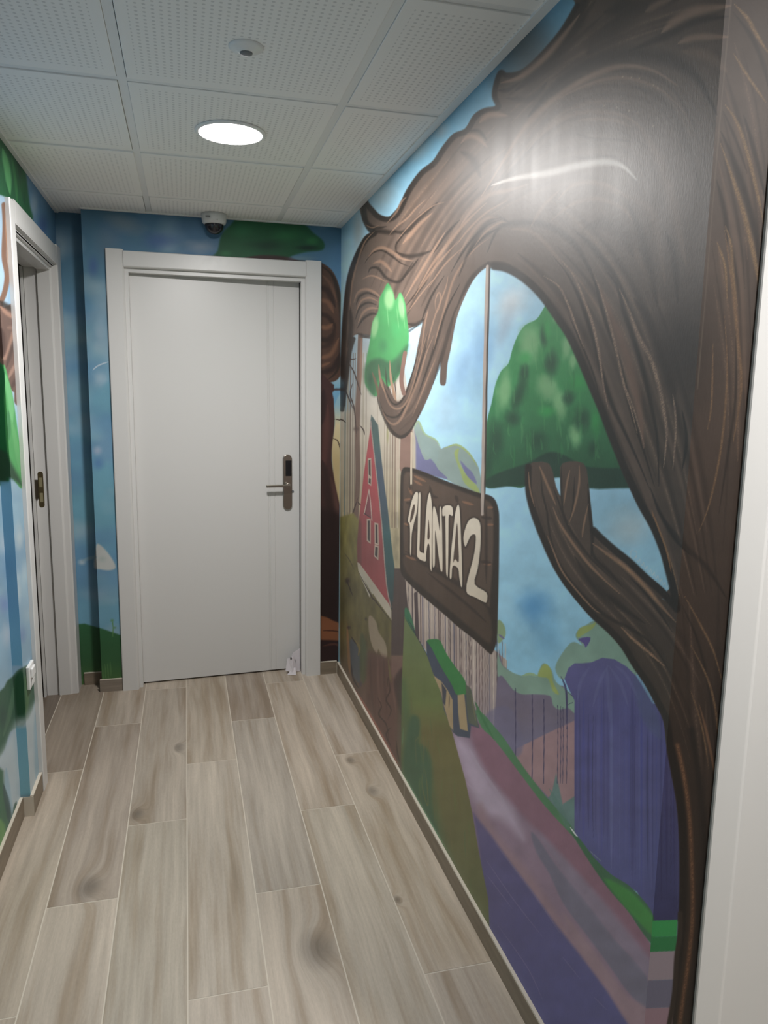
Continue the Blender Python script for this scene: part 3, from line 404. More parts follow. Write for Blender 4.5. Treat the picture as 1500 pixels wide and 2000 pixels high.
def mural_end(c):
    c.C[:] = G((380, (74, 112, 136)), (480, (80, 120, 146)), (560, (96, 142, 168)), (700, (112, 162, 184)), (1000, (112, 164, 184)), (1200, (116, 166, 190)))(c.U, c.V)
    sky(c, 5); f = c.fill; st = c.stroke; b = c.blob; c.z()
    b(240, 435, 60, 26, (124, 144, 156), .8, .4, 1, .3); b(210, 470, 40, 50, (116, 134, 152), .5, 0, 1, .3); b(310, 470, 50, 26, (72, 100, 152), .7, 0, 1, .3); b(390, 482, 46, 22, (146, 162, 180), .8, 0, 1, .3); b(182, 520, 16, 30, (74, 104, 160), .7); b(196, 650, 22, 40, (156, 182, 200), .8, 0, 1, .3); b(196, 740, 24, 26, (166, 190, 206), .8, 0, 1, .3); b(190, 880, 14, 14, (176, 186, 206), .7); b(192, 905, 18, 20, (86, 124, 172), .7)
    st([(180, 724), (192, 714), (214, 706)], 3, (206, 216, 226), .8)
    f([(190, 1062), (204, 1072), (218, 1090), (226, 1108), (214, 1114), (196, 1112), (184, 1108), (186, 1080)], (200, 202, 198), 2.5, .95); b(160, 1098, 12, 9, (190, 206, 214), .9); st([(160, 1096), (176, 1090), (190, 1088)], 8, (150, 176, 186), .6); b(200, 1092, 12, 10, (164, 182, 178), .5)
    f([(120, 1222), (165, 1218), (200, 1228), (240, 1242), (640, 1260), (640, 1420), (120, 1420)], G((1220, (54, 104, 68)), (1290, (56, 98, 62)), (1350, (78, 106, 60))), 2, 1, False)
    for k in range(24): st([(150+k*5, 1290+(k*37 % 40)), (152+k*5, 1320+(k*37 % 40))], 3, (104, 146, 88), .4)
    st([(220, 1246), (221, 1225), (218, 1208)], 2.5, (98, 146, 90), .9); b(219, 1212, 6, 5, (98, 146, 90), .7); b(224, 1226, 5, 4, (98, 146, 90), .7)
    # tree over the door
    f([(412, 505), (425, 490), (432, 460), (450, 440), (470, 425), (540, 428), (590, 436), (612, 455), (632, 472), (630, 488), (600, 492), (570, 500), (560, 512), (560, 530), (412, 530)], (40, 92, 62), 3)
    b(470, 450, 40, 22, (52, 116, 78), .8, 0, 1, .3); b(560, 460, 50, 20, (50, 120, 74), .8, 0, 1, .3); b(610, 470, 20, 14, (58, 126, 76), .8); b(520, 480, 50, 18, (30, 64, 50), .8, 0, 1, .3); b(600, 484, 34, 8, (26, 50, 44), .9); b(440, 495, 20, 10, (60, 122, 80), .8)
    st([(470, 505), (540, 506), (600, 516)], 16, (70, 46, 48), .9, .6)
    b(590, 505, 40, 8, (126, 154, 166), .6)
    # big trunk right of the door
    f([(560, 530), (610, 512), (640, 520), (658, 545), (667, 585), (672, 640), (670, 700), (664, 735), (640, 748), (560, 750)], (80, 58, 48), 1.5)
    f([(560, 735), (644, 745), (652, 770), (655, 800), (652, 850), (648, 900), (656, 940), (666, 990), (672, 1040), (672, 1330), (560, 1330)], (66, 44, 42), 1.5)
    for p, w, col in (([(628, 520), (650, 540), (664, 590), (668, 660), (660, 720), (640, 742)], 7, DK), ([(620, 560), (640, 568), (655, 600)], 10, (48, 34, 30)), ([(618, 612), (640, 618), (656, 640)], 8, (48, 34, 30)), ([(618, 660), (640, 664), (652, 650)], 9, (44, 32, 28)), ([(618, 680), (645, 670), (656, 630)], 8, (56, 40, 34)), ([(620, 728), (650, 720), (664, 690)], 10, (44, 32, 30)),
                      ([(618, 585), (640, 590), (652, 612)], 8, (118, 84, 66)), ([(618, 636), (638, 640), (650, 632)], 8, (128, 92, 70)), ([(618, 700), (646, 692), (662, 660)], 8, (122, 88, 68)), ([(620, 718), (645, 708)], 5, (120, 86, 66)), ([(628, 536), (646, 556), (658, 590)], 5, (104, 76, 62)),
                      ([(650, 760), (662, 762), (670, 758)], 6, (62, 44, 42)), ([(640, 790), (636, 860), (630, 930)], 12, (84, 54, 50)), ([(645, 930), (655, 980), (664, 1020)], 10, (92, 64, 58)), ([(630, 900), (640, 960), (650, 1040)], 18, (48, 34, 32)), ([(632, 760), (628, 830)], 12, (46, 32, 32))): st(p, w*1.3, col, .85, .9)
    f([(650, 765), (668, 765), (668, 790), (654, 800), (652, 780)], (112, 160, 188), 1.5); f([(654, 790), (672, 785), (672, 1040), (664, 990), (652, 930), (648, 880), (654, 830)], G((790, (140, 176, 190)), (830, (200, 186, 150)), (900, (184, 164, 122)), (1030, (166, 146, 110))), 1.5)
    for p in ([(652, 818), (662, 820), (672, 824)], [(650, 856), (660, 862), (666, 885)]): st(p, 2.5, (60, 44, 40), .9)
    f([(560, 1010), (660, 1000), (676, 1060), (676, 1215), (560, 1215)], (42, 30, 30), 10, .85)
    f([(560, 1195), (628, 1203), (650, 1212), (674, 1225), (674, 1262), (640, 1256), (560, 1248)], (132, 84, 58), 2); st([(628, 1232), (650, 1232), (674, 1236)], 3, (70, 42, 34), .9)
    f([(560, 1250), (630, 1250), (674, 1260), (674, 1330), (560, 1330)], (50, 34, 34), 3); st([(630, 1262), (655, 1258), (672, 1268)], 5, (90, 58, 50), .8)
    n = fbm(c.U/60, c.V/60, 8, 3); c.C *= (1+(n-.5)*.14)[:, None]

def mural_left(c):
    c.C[:] = G((240, (88, 132, 164)), (480, (92, 132, 166)), (640, (168, 194, 214)), (800, (156, 190, 206)), (1000, (150, 184, 204)), (1300, (150, 182, 204)), (1500, (190, 208, 216)), (1700, (150, 180, 180)))(c.U, c.V)
    sky(c, 11); f = c.fill; st = c.stroke; b = c.blob; c.z()
    for q in ((10, 1060, 20, 40, (190, 204, 216)), (38, 1050, 14, 40, (196, 210, 216)), (30, 1150, 18, 50, (198, 210, 216)), (8, 1180, 20, 30, (128, 150, 196)), (42, 1240, 16, 30, (126, 150, 190)), (14, 1240, 16, 40, (186, 200, 214)), (48, 1120, 12, 40, (182, 204, 214)), (8, 1380, 14, 40, (176, 190, 200))): b(*q[:4], q[4], .8, 0, 1, .3)
    b(66, 402, 14, 40, (148, 170, 186), .8, 0, 1, .3); b(84, 440, 14, 30, (64, 88, 140), .7)
    b(88, 500, 10, 20, (80, 100, 160), .6)
    # crown at the top
    f([(-60, 240), (0, 262), (10, 270), (32, 285), (46, 315), (52, 350), (58, 400), (64, 430), (40, 445), (10, 420), (-60, 400)], (40, 96, 62), 3)
    st([(5, 290), (14, 330), (20, 380)], 14, (92, 162, 104), .9); st([(30, 290), (40, 340), (48, 400)], 9, (30, 70, 52), .7); st([(22, 300), (30, 350), (34, 400)], 6, (62, 128, 76), .7); b(44, 360, 8, 40, (52, 112, 66), .7); b(-10, 350, 14, 60, (34, 84, 56), .8)
    f([(-60, 390), (12, 385), (14, 400), (10, 430), (14, 470), (20, 500), (16, 560), (8, 600), (-60, 620)], (158, 186, 208), 2)
    st([(8, 400), (10, 440), (8, 500), (14, 540), (6, 580), (-10, 600)], 12, (122, 92, 76), 1, .5, False); st([(10, 420), (14, 480), (16, 520)], 4, (164, 126, 100), .8)
    # trunk behind the door casing
    f([(-60, 580), (0, 590), (8, 600), (30, 590), (44, 600), (50, 700), (46, 760), (34, 790), (28, 784), (20, 760), (-60, 760)], (104, 82, 74), 1.5)
    for p, w, col in (([(0, 588), (12, 598), (34, 606)], 9, DK), ([(0, 598), (14, 612), (30, 622)], 7, (164, 128, 110)), ([(0, 680), (10, 700), (26, 650), (34, 620)], 6, (154, 122, 106)), ([(2, 640), (4, 700)], 12, (64, 46, 42)), ([(16, 740), (26, 720), (40, 700)], 6, (156, 126, 112)), ([(20, 760), (34, 740), (46, 720)], 8, (78, 60, 56)), ([(12, 720), (24, 680), (40, 640)], 7, (76, 60, 54)), ([(14, 640), (28, 640)], 6, (130, 104, 92))): st(p, w*1.4, col, .85, .9)
    # hanging crown
    f([(-60, 700), (2, 712), (10, 716), (18, 745), (26, 780), (36, 850), (44, 905), (44, 955), (26, 936), (14, 930), (8, 946), (-60, 930)], (80, 158, 92), 1.5)
    f([(-60, 700), (4, 712), (8, 780), (12, 860), (18, 930), (8, 946), (-60, 930)], (22, 92, 52), 2); f([(-60, 860), (6, 880), (20, 900), (44, 948), (28, 938), (14, 934), (8, 946), (-60, 930)], (34, 66, 46), 5, .9)
    st([(10, 730), (20, 780), (24, 830)], 12, (112, 184, 122), .9); st([(22, 820), (32, 870), (38, 920)], 10, (96, 168, 104), .9); st([(16, 800), (18, 860)], 9, (64, 124, 80), .8)
    # hills and fog below
    f([(-60, 1380), (0, 1350), (14, 1330), (24, 1322), (34, 1310), (44, 1304), (60, 1296), (80, 1296), (70, 1360), (58, 1400), (40, 1420), (20, 1430), (0, 1480), (-60, 1520)], (72, 104, 86), 2.5)
    st([(50, 1320), (52, 1360), (44, 1410)], 14, (88, 124, 84), .8); st([(30, 1330), (22, 1380), (6, 1440)], 10, (98, 132, 106), .6); f([(28, 1330), (46, 1315), (50, 1400), (42, 1420), (34, 1400)], (34, 78, 52), 3, .9); b(6, 1400, 14, 40, (64, 84, 80), .6)
    f([(-60, 1500), (2, 1470), (30, 1410), (50, 1400), (80, 1380), (90, 1600), (20, 1640), (-60, 1640)], (196, 208, 212), 10, .8)
    for p, w, a in (([(70, 1380), (74, 1460), (72, 1530)], 16, .5), ([(12, 1500), (16, 1560), (26, 1600)], 14, .5)): st(p, w, (136, 176, 196), a)
    f([(-60, 1560), (0, 1500), (8, 1540), (18, 1580), (24, 1600), (30, 1570), (36, 1600), (14, 1660), (-20, 1740), (-60, 1740)], (70, 110, 84), 4, .9); st([(6, 1530), (16, 1580), (20, 1610)], 12, (70, 92, 92), .8); st([(32, 1565), (26, 1600)], 8, (60, 90, 80), .7)
    f([(-60, 1620), (2, 1600), (14, 1640), (30, 1640), (0, 1720), (-60, 1760)], (118, 160, 102), 4, .9)
    n = fbm(c.U/40, c.V/60, 8, 3); c.C *= (1+(n-.5)*.12)[:, None]

def mural_return(c):
    """the narrow step face of the left wall: the same picture, with plain blue where the near paint stops"""
    mural_left(c); c.z()
    c.fill([(-20, 940), (60, 940), (60, 1300), (-20, 1300)], G((940, (104, 156, 186)), (1100, (98, 148, 184)), (1300, (110, 166, 196))), 3, .95, False)
    c.fill([(20, 1420), (90, 1420), (90, 1555), (20, 1555)], G((1420, (116, 170, 192)), (1550, (126, 176, 190))), 6, .95, False)
# ---------------------------------------------------------------- helpers
COL = SC.collection
def nt(name):
    m = bpy.data.materials.new(name); m.use_nodes = True; t = m.node_tree; return m, t, t.nodes['Principled BSDF']
def lnk(t, a, b): t.links.new(a, b)
def plain(name, col, rough=.5, metal=0, spec=.5, bump=0, bscale=200, var=0):
    m, t, p = nt(name); p.inputs['Base Color'].default_value = (*col, 1); p.inputs['Roughness'].default_value = rough
    p.inputs['Metallic'].default_value = metal; p.inputs['Specular IOR Level'].default_value = spec
    tc = t.nodes.new('ShaderNodeTexCoord'); n = t.nodes.new('ShaderNodeTexNoise'); n.inputs['Scale'].default_value = bscale; n.inputs['Detail'].default_value = 3
    lnk(t, tc.outputs['Object'], n.inputs['Vector'])
    if bump:
        b = t.nodes.new('ShaderNodeBump'); b.inputs['Strength'].default_value = bump; b.inputs['Distance'].default_value = .002
        lnk(t, n.outputs['Fac'], b.inputs['Height']); lnk(t, b.outputs['Normal'], p.inputs['Normal'])
    r = t.nodes.new('ShaderNodeMapRange'); r.inputs['To Min'].default_value = max(rough-.04, 0); r.inputs['To Max'].default_value = min(rough+.04, 1)
    lnk(t, n.outputs['Fac'], r.inputs['Value']); lnk(t, r.outputs['Result'], p.inputs['Roughness'])
    return m
def obj(name, bm, mat, parent=None, smooth=False, bevel=0):
    me = bpy.data.meshes.new(name); bmesh.ops.recalc_face_normals(bm, faces=bm.faces); bm.to_mesh(me); bm.free()
    o = bpy.data.objects.new(name, me); COL.objects.link(o); me.materials.append(mat)
    if parent: o.parent = parent
    if smooth:
        for p in me.polygons: p.use_smooth = True
    if bevel:
        b = o.modifiers.new('bevel', 'BEVEL'); b.width = bevel; b.segments = 2; b.limit_method = 'ANGLE'; b.angle_limit = math.radians(40)
    return o
def box(bm, x0, x1, y0, y1, z0, z1):
    v = [bm.verts.new((x, y, z)) for z in (z0, z1) for y in (y0, y1) for x in (x0, x1)]
    for f in ((0, 1, 3, 2), (4, 6, 7, 5), (0, 4, 5, 1), (2, 3, 7, 6), (0, 2, 6, 4), (1, 5, 7, 3)): bm.faces.new([v[i] for i in f])
def prism(bm, prof, axis, a0, a1):
    """extrude a closed 2-D profile along an axis"""
    def P(p, a): return {'z': (p[0], p[1], a), 'y': (p[0], a, p[1]), 'x': (a, p[0], p[1])}[axis]
    A = [bm.verts.new(P(p, a0)) for p in prof]; B = [bm.verts.new(P(p, a1)) for p in prof]; n = len(prof)
    bm.faces.new(A[::-1]); bm.faces.new(B)
    for i in range(n): bm.faces.new((A[i], A[(i+1) % n], B[(i+1) % n], B[i]))
def lathe(bm, prof, c=(0, 0, 0), n=40, axis='z'):
    rings = []
    for r, h in prof:
        ring = []
        for k in range(n):
            a = 2*math.pi*k/n; x, y = r*math.cos(a), r*math.sin(a)
            ring.append(bm.verts.new(Vector(c)+Vector((x, y, h) if axis == 'z' else (x, h, y) if axis == 'y' else (h, x, y))))
        rings.append(ring)
    for a, b in zip(rings, rings[1:]):
        for k in range(n): bm.faces.new((a[k], a[(k+1) % n], b[(k+1) % n], b[k]))
    bm.faces.new(rings[0][::-1]); bm.faces.new(rings[-1])
def empty(name, loc=(0, 0, 0)):
    o = bpy.data.objects.new(name, None); COL.objects.link(o); o.location = loc; o.empty_display_size = .1; return o
def struct(o, label=None):
    o['kind'] = 'structure'
    if label: o['label'] = label
    return o
def tag(o, label, cat, group=None):
    o['label'] = label; o['category'] = cat
    if group: o['group'] = group
    return o

# ---------------------------------------------------------------- materials
WHITE = plain('white_lacquer', (.655, .648, .635), .36, bump=.03, bscale=120)
WHITE2 = plain('white_plastic', (.8, .8, .79), .35)
GRID = plain('white_metal_grid', (.78, .78, .77), .5)
DARK = plain('dark_gap', (.03, .03, .028), .8)
ROOM = plain('plain_wall', (.62, .63, .62), .6, bump=.1, bscale=60)
STEEL = plain('brushed_steel', (.36, .33, .29), .3, 1.0)
BLACK = plain('black_glass', (.012, .012, .014), .12)
BRASS = plain('aged_brass', (.30, .24, .13), .35, 1.0)
SMOKED = plain('smoked_dome', (.02, .02, .025), .08)
GREY = plain('grey_lens', (.17, .18, .19), .5)
GROUT = plain('pale_grout', (.60, .54, .45), .8)
PAPER = plain('crumpled_paper', (.70, .66, .69), .6, bump=.3, bscale=80)
def paint_mat(name, rough, band=False):
    m, t, p = nt(name)
    a = t.nodes.new('ShaderNodeAttribute'); a.attribute_name = 'paint'; lnk(t, a.outputs['Color'], p.inputs['Base Color'])
    tc = t.nodes.new('ShaderNodeTexCoord'); n = t.nodes.new('ShaderNodeTexNoise'); n.inputs['Scale'].default_value = 260; n.inputs['Detail'].default_value = 4
    mp = t.nodes.new('ShaderNodeMapping'); mp.inputs['Scale'].default_value = (1, 1, .35); lnk(t, tc.outputs['Object'], mp.inputs['Vector']); lnk(t, mp.outputs['Vector'], n.inputs['Vector'])
    b = t.nodes.new('ShaderNodeBump'); b.inputs['Strength'].default_value = .12; b.inputs['Distance'].default_value = .0015; lnk(t, n.outputs['Fac'], b.inputs['Height']); lnk(t, b.outputs['Normal'], p.inputs['Normal'])
    n2 = t.nodes.new('ShaderNodeTexNoise'); n2.inputs['Scale'].default_value = 9; mp2 = t.nodes.new('ShaderNodeMapping'); mp2.inputs['Scale'].default_value = (1, 1.6, .4)
    lnk(t, tc.outputs['Object'], mp2.inputs['Vector']); lnk(t, mp2.outputs['Vector'], n2.inputs['Vector'])
    r = t.nodes.new('ShaderNodeMapRange'); r.inputs['To Min'].default_value = rough-.05; r.inputs['To Max'].default_value = rough+.06; lnk(t, n2.outputs['Fac'], r.inputs['Value']); lnk(t, r.outputs['Result'], p.inputs['Roughness'])
    return m
MURAL = paint_mat('mural_paint_semi_gloss', .47); MURAL.node_tree.nodes['Principled BSDF'].inputs['Specular IOR Level'].default_value = .68
MURAL2 = paint_mat('mural_paint_satin', .55); MURAL2.node_tree.nodes['Principled BSDF'].inputs['Specular IOR Level'].default_value = .32

def proj(P):
    d = P-np.array([0, 0, EYE]); z = np.maximum(d@FWD, .05)
    return 750+F_PX*(d@RGT)/z, 1000-F_PX*(d@UPV)/z
def painted(name, origin, au, av, us, vs, painter, mat, extra=None, gain=1.0):
    """a wall whose front face is a fine grid carrying the paint colours; extra(bm) adds its plain body"""
    origin, au, av = (np.array(q, float) for q in (origin, au, av)); nu, nv = len(us), len(vs)
    uu, vv = np.meshgrid(us, vs); P = origin+uu.reshape(-1, 1)*au+vv.reshape(-1, 1)*av
    U, V = proj(P); c = Canvas(U, V, (128, 128, 128)); painter(c)
    s = np.clip(c.C/255, 0, 1); lin = np.where(s <= .04045, s/12.92, ((s+.055)/1.055)**2.4)*PAINT_GAIN*gain; lin = np.clip(lin, 0, .9)
    i = np.arange((nu-1)*(nv-1)); a = (i // (nu-1))*nu+i % (nu-1); F = np.stack([a, a+1, a+nu+1, a+nu], 1)
    n = np.cross(au, av)
    ev, ef = [], []
    if extra:
        bm = bmesh.new(); extra(bm); bmesh.ops.recalc_face_normals(bm, faces=bm.faces); bm.verts.index_update(); ev = [tuple(v.co) for v in bm.verts]; ef = [[v.index+len(P) for v in f.verts] for f in bm.faces]; bm.free()
    me = bpy.data.meshes.new(name); nq = len(F); allv = np.vstack([P, np.array(ev).reshape(-1, 3)]) if ev else P
    me.vertices.add(len(allv)); me.vertices.foreach_set('co', allv.astype(np.float32).ravel())
    loops = F.ravel().tolist()+[k for f in ef for k in f]; starts = list(range(0, nq*4, 4)); k = nq*4
    for f in ef: starts.append(k); k += len(f)
    me.loops.add(len(loops)); me.loops.foreach_set('vertex_index', loops); me.polygons.add(len(starts)); me.polygons.foreach_set('loop_start', starts)
    me.update(calc_edges=True); me.validate()
    at = me.color_attributes.new('paint', 'FLOAT_COLOR', 'POINT'); arr = np.full((len(allv), 4), .35, np.float32); arr[:, 3] = 1; arr[:len(P), :3] = lin
    at.data.foreach_set('color', arr.ravel()); me.materials.append(mat)
    o = bpy.data.objects.new(name, me); COL.objects.link(o); return o

# ---------------------------------------------------------------- floor: wood-look planks laid lengthwise
def floor_mat():
    m, t, p = nt('wood_look_planks'); N = t.nodes.new
    at = N('ShaderNodeAttribute'); at.attribute_name = 'tint'; sd = N('ShaderNodeAttribute'); sd.attribute_name = 'seed'
    tc = N('ShaderNodeTexCoord'); sep = N('ShaderNodeSeparateXYZ'); lnk(t, tc.outputs['Object'], sep.inputs[0])
    # knots bend the grain around them
    field = None
    for kx, ky, kr in ((-.322, 2.235, .042), (.312, 1.815, .055), (.579, 1.959, .016), (-.062, 3.113, .03), (.657, 2.583, .026), (-.205, 2.62, .03), (.625, 2.84, .022)):
        d = N('ShaderNodeVectorMath'); d.operation = 'SUBTRACT'; lnk(t, tc.outputs['Object'], d.inputs[0]); d.inputs[1].default_value = (kx, ky, 0)
        s = N('ShaderNodeVectorMath'); s.operation = 'MULTIPLY'; lnk(t, d.outputs[0], s.inputs[0]); s.inputs[1].default_value = (1/kr, .62/kr, 0)
        L = N('ShaderNodeVectorMath'); L.operation = 'LENGTH'; lnk(t, s.outputs[0], L.inputs[0])
        q = N('ShaderNodeMath'); q.operation = 'MULTIPLY'; lnk(t, L.outputs['Value'], q.inputs[0]); lnk(t, L.outputs['Value'], q.inputs[1])
        e = N('ShaderNodeMath'); e.operation = 'MULTIPLY'; lnk(t, q.outputs[0], e.inputs[0]); e.inputs[1].default_value = -.9
        g = N('ShaderNodeMath'); g.operation = 'EXPONENT'; lnk(t, e.outputs[0], g.inputs[0])
        if field is None: field = g
        else:
            ad = N('ShaderNodeMath'); ad.operation = 'ADD'; lnk(t, field.outputs[0], ad.inputs[0]); lnk(t, g.outputs[0], ad.inputs[1]); field = ad
    big = N('ShaderNodeTexNoise'); big.inputs['Scale'].default_value = 1; big.inputs['Detail'].default_value = 2
    mb = N('ShaderNodeMapping'); mb.inputs['Scale'].default_value = (7, 1.6, 1); lnk(t, tc.outputs['Object'], mb.inputs['Vector'])
    ab = N('ShaderNodeVectorMath'); ab.operation = 'ADD'; lnk(t, mb.outputs[0], ab.inputs[0]); lnk(t, sd.outputs['Vector'], ab.inputs[1]); lnk(t, ab.outputs[0], big.inputs['Vector'])
    # warped cross coordinate
    w1 = N('ShaderNodeMath'); w1.operation = 'MULTIPLY_ADD'; lnk(t, big.outputs['Fac'], w1.inputs[0]); w1.inputs[1].default_value = .035; lnk(t, sep.outputs['X'], w1.inputs[2])
    w2 = N('ShaderNodeMath'); w2.operation = 'MULTIPLY_ADD'; lnk(t, field.outputs[0], w2.inputs[0]); w2.inputs[1].default_value = .055; lnk(t, w1.outputs[0], w2.inputs[2])
    cb = N('ShaderNodeCombineXYZ'); lnk(t, w2.outputs[0], cb.inputs[0]); lnk(t, sep.outputs['Y'], cb.inputs[1])
    def grain(sx, sy, det, rough=.6):
        mp = N('ShaderNodeMapping'); mp.inputs['Scale'].default_value = (sx, sy, 1); lnk(t, cb.outputs[0], mp.inputs['Vector'])
        av = N('ShaderNodeVectorMath'); av.operation = 'ADD'; lnk(t, mp.outputs[0], av.inputs[0]); lnk(t, sd.outputs['Vector'], av.inputs[1])
        n = N('ShaderNodeTexNoise'); n.inputs['Scale'].default_value = 1; n.inputs['Detail'].default_value = det; n.inputs['Roughness'].default_value = rough; lnk(t, av.outputs[0], n.inputs['Vector']); return n
    g1 = grain(16, .9, 3); g2 = grain(75, 3.0, 5, .7); g3 = grain(240, 60, 2)
    def mulrange(src, lo, hi, f0=.3, f1=.7):
        r = N('ShaderNodeMapRange'); r.inputs['From Min'].default_value = f0; r.inputs['From Max'].default_value = f1; r.inputs['To Min'].default_value = lo; r.inputs['To Max'].default_value = hi; lnk(t, src, r.inputs['Value']); return r
    r1 = mulrange(g1.outputs['Fac'], .70, 1.18); r2 = mulrange(g2.outputs['Fac'], .86, 1.08); r3 = mulrange(g3.outputs['Fac'], .95, 1.04)
    k = mulrange(field.outputs[0], 1.0, .56, .35, 1.0)
    kk = N('ShaderNodeMath'); kk.operation = 'MULTIPLY'; lnk(t, r1.outputs[0], kk.inputs[0]); lnk(t, r2.outputs[0], kk.inputs[1])
    k2 = N('ShaderNodeMath'); k2.operation = 'MULTIPLY'; lnk(t, kk.outputs[0], k2.inputs[0]); lnk(t, r3.outputs[0], k2.inputs[1])
    k3 = N('ShaderNodeMath'); k3.operation = 'MULTIPLY'; lnk(t, k2.outputs[0], k3.inputs[0]); lnk(t, k.outputs[0], k3.inputs[1])
    sc = N('ShaderNodeVectorMath'); sc.operation = 'SCALE'; lnk(t, at.outputs['Color'], sc.inputs[0]); lnk(t, k3.outputs[0], sc.inputs['Scale'])
    # brown in the darker grain
    mx = N('ShaderNodeMix'); mx.data_type = 'RGBA'; mx.blend_type = 'MULTIPLY'; inv = mulrange(g1.outputs['Fac'], 1, 0, .32, .5); lnk(t, inv.outputs[0], mx.inputs['Factor']); lnk(t, sc.outputs[0], mx.inputs['A']); mx.inputs['B'].default_value = (.96, .88, .78, 1)
    lnk(t, mx.outputs['Result'], p.inputs['Base Color']); p.inputs['Roughness'].default_value = .48
    b = N('ShaderNodeBump'); b.inputs['Strength'].default_value = .08; b.inputs['Distance'].default_value = .001; lnk(t, g2.outputs['Fac'], b.inputs['Height']); lnk(t, b.outputs['Normal'], p.inputs['Normal'])
    return m
FLOORM = floor_mat()
def build_floor():
    bm = bmesh.new(); tl = bm.loops.layers.float_color.new('tint'); sl = bm.loops.layers.float_vector.new('seed')
    R_ = random.Random(12); X0 = -.431; g = .0018; T = 1.237
    starts = {-3: .2, -2: .7, -1: 3.004, 0: 3.400, 1: 2.550, 2: 2.956, 3: 3.324, 4: 2.509, 5: 2.898}
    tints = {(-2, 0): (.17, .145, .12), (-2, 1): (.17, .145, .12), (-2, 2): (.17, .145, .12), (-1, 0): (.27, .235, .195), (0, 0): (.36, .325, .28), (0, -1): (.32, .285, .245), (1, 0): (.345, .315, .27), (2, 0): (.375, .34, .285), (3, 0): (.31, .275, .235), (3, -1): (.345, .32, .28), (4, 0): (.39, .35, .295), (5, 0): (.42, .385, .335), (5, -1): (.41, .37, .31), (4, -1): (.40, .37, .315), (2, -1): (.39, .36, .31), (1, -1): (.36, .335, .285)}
    for r in range(-3, 13):
        xa, xb = X0+r*.2+g, X0+(r+1)*.2-g; s = starts.get(r, R_.uniform(2, 3.2))
        for k in range(-5, 4):
            ya, yb = s+(k)*T, s+(k+1)*T
            y0, y1 = max(ya+g, -1.6), min(yb-g, 4.0)
            lo, hi = max(xa, -1.4), min(xb, 2.0)
            if y1-y0 < .01 or hi <= lo: continue
            if hi <= -.61+.0 and y1 > 0: y0 = max(y0, 2.8)
            if y1-y0 < .01: continue
            if lo > .78: y1 = min(y1, 1.02)
            if y1-y0 < .01: continue
            v = [bm.verts.new(q) for q in ((lo, y0, 0), (hi, y0, 0), (hi, y1, 0), (lo, y1, 0))]; f = bm.faces.new(v)
            b = R_.uniform(-.03, .03); c = tints.get((r, k), (.375+b, .34+b, .29+b)); sd = (R_.uniform(0, 90), R_.uniform(0, 90), 0)
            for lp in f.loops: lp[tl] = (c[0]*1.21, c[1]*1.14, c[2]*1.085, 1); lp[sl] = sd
    me = bpy.data.meshes.new('floor'); bm.to_mesh(me); bm.free(); me.materials.append(FLOORM)
    o = bpy.data.objects.new('floor', me); COL.objects.link(o); struct(o)
    bm = bmesh.new(); box(bm, -1.5, 2.1, -1.7, 4.1, -.05, -.0004); g_ = obj('floor_grout', bm, GROUT, o)
    return o
build_floor()
def tile_mat(name, base):
    m, t, p = nt(name); N = t.nodes.new; tc = N('ShaderNodeTexCoord'); mp = N('ShaderNodeMapping'); mp.inputs['Scale'].default_value = (6, 6, 60); lnk(t, tc.outputs['Object'], mp.inputs['Vector'])
    n = N('ShaderNodeTexNoise'); n.inputs['Scale'].default_value = 1; n.inputs['Detail'].default_value = 4; lnk(t, mp.outputs[0], n.inputs['Vector'])
    cr = N('ShaderNodeValToRGB'); cr.color_ramp.elements[0].position = .3; cr.color_ramp.elements[1].position = .7; cr.color_ramp.elements[0].color = (*[q*.8 for q in base], 1); cr.color_ramp.elements[1].color = (*[q*1.12 for q in base], 1)
    lnk(t, n.outputs['Fac'], cr.inputs[0]); lnk(t, cr.outputs[0], p.inputs['Base Color']); p.inputs['Roughness'].default_value = .5; return m
SKIRT = tile_mat('skirting_tile', (.225, .18, .13)); SKIRTL = tile_mat('skirting_tile_pale', (.25, .21, .17))

# ---------------------------------------------------------------- walls
def graded(y0, y1, n, k=1.0):
    """finer near the viewer, coarser far away"""
    a, b = 1/(y0+k), 1/(y1+k); return 1/np.linspace(a, b, n)-k
def body(x0, x1, y0, y1, z0, z1, skip):
    def fn(bm):
        box(bm, x0, x1, y0, y1, z0, z1)
        bm.faces.ensure_lookup_table(); f = [q for q in bm.faces if abs(q.calc_center_median()[skip[0]]-skip[1]) < 1e-4]; bmesh.ops.delete(bm, geom=f, context='FACES_ONLY')
    return fn
ZT = 2.40
YM = 2.0
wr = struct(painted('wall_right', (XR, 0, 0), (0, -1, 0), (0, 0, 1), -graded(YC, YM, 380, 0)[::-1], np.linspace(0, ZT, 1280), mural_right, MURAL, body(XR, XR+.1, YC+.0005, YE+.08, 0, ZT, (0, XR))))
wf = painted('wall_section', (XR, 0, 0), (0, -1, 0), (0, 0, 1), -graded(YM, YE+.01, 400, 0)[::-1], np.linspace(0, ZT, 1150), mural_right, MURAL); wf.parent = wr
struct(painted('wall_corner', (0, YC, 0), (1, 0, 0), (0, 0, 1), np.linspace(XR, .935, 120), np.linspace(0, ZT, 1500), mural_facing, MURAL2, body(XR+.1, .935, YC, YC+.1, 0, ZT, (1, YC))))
struct(painted('wall_end', (0, YE, 0), (1, 0, 0), (0, 0, 1), np.linspace(XE, XR, 420), np.linspace(0, ZT, 800), mural_end, MURAL2, None))
struct(painted('wall_recess', (0, YR, 0), (1, 0, 0), (0, 0, 1), np.linspace(XL-.05, XE+.05, 70), np.linspace(0, ZT, 800), mural_end, MURAL2, None))
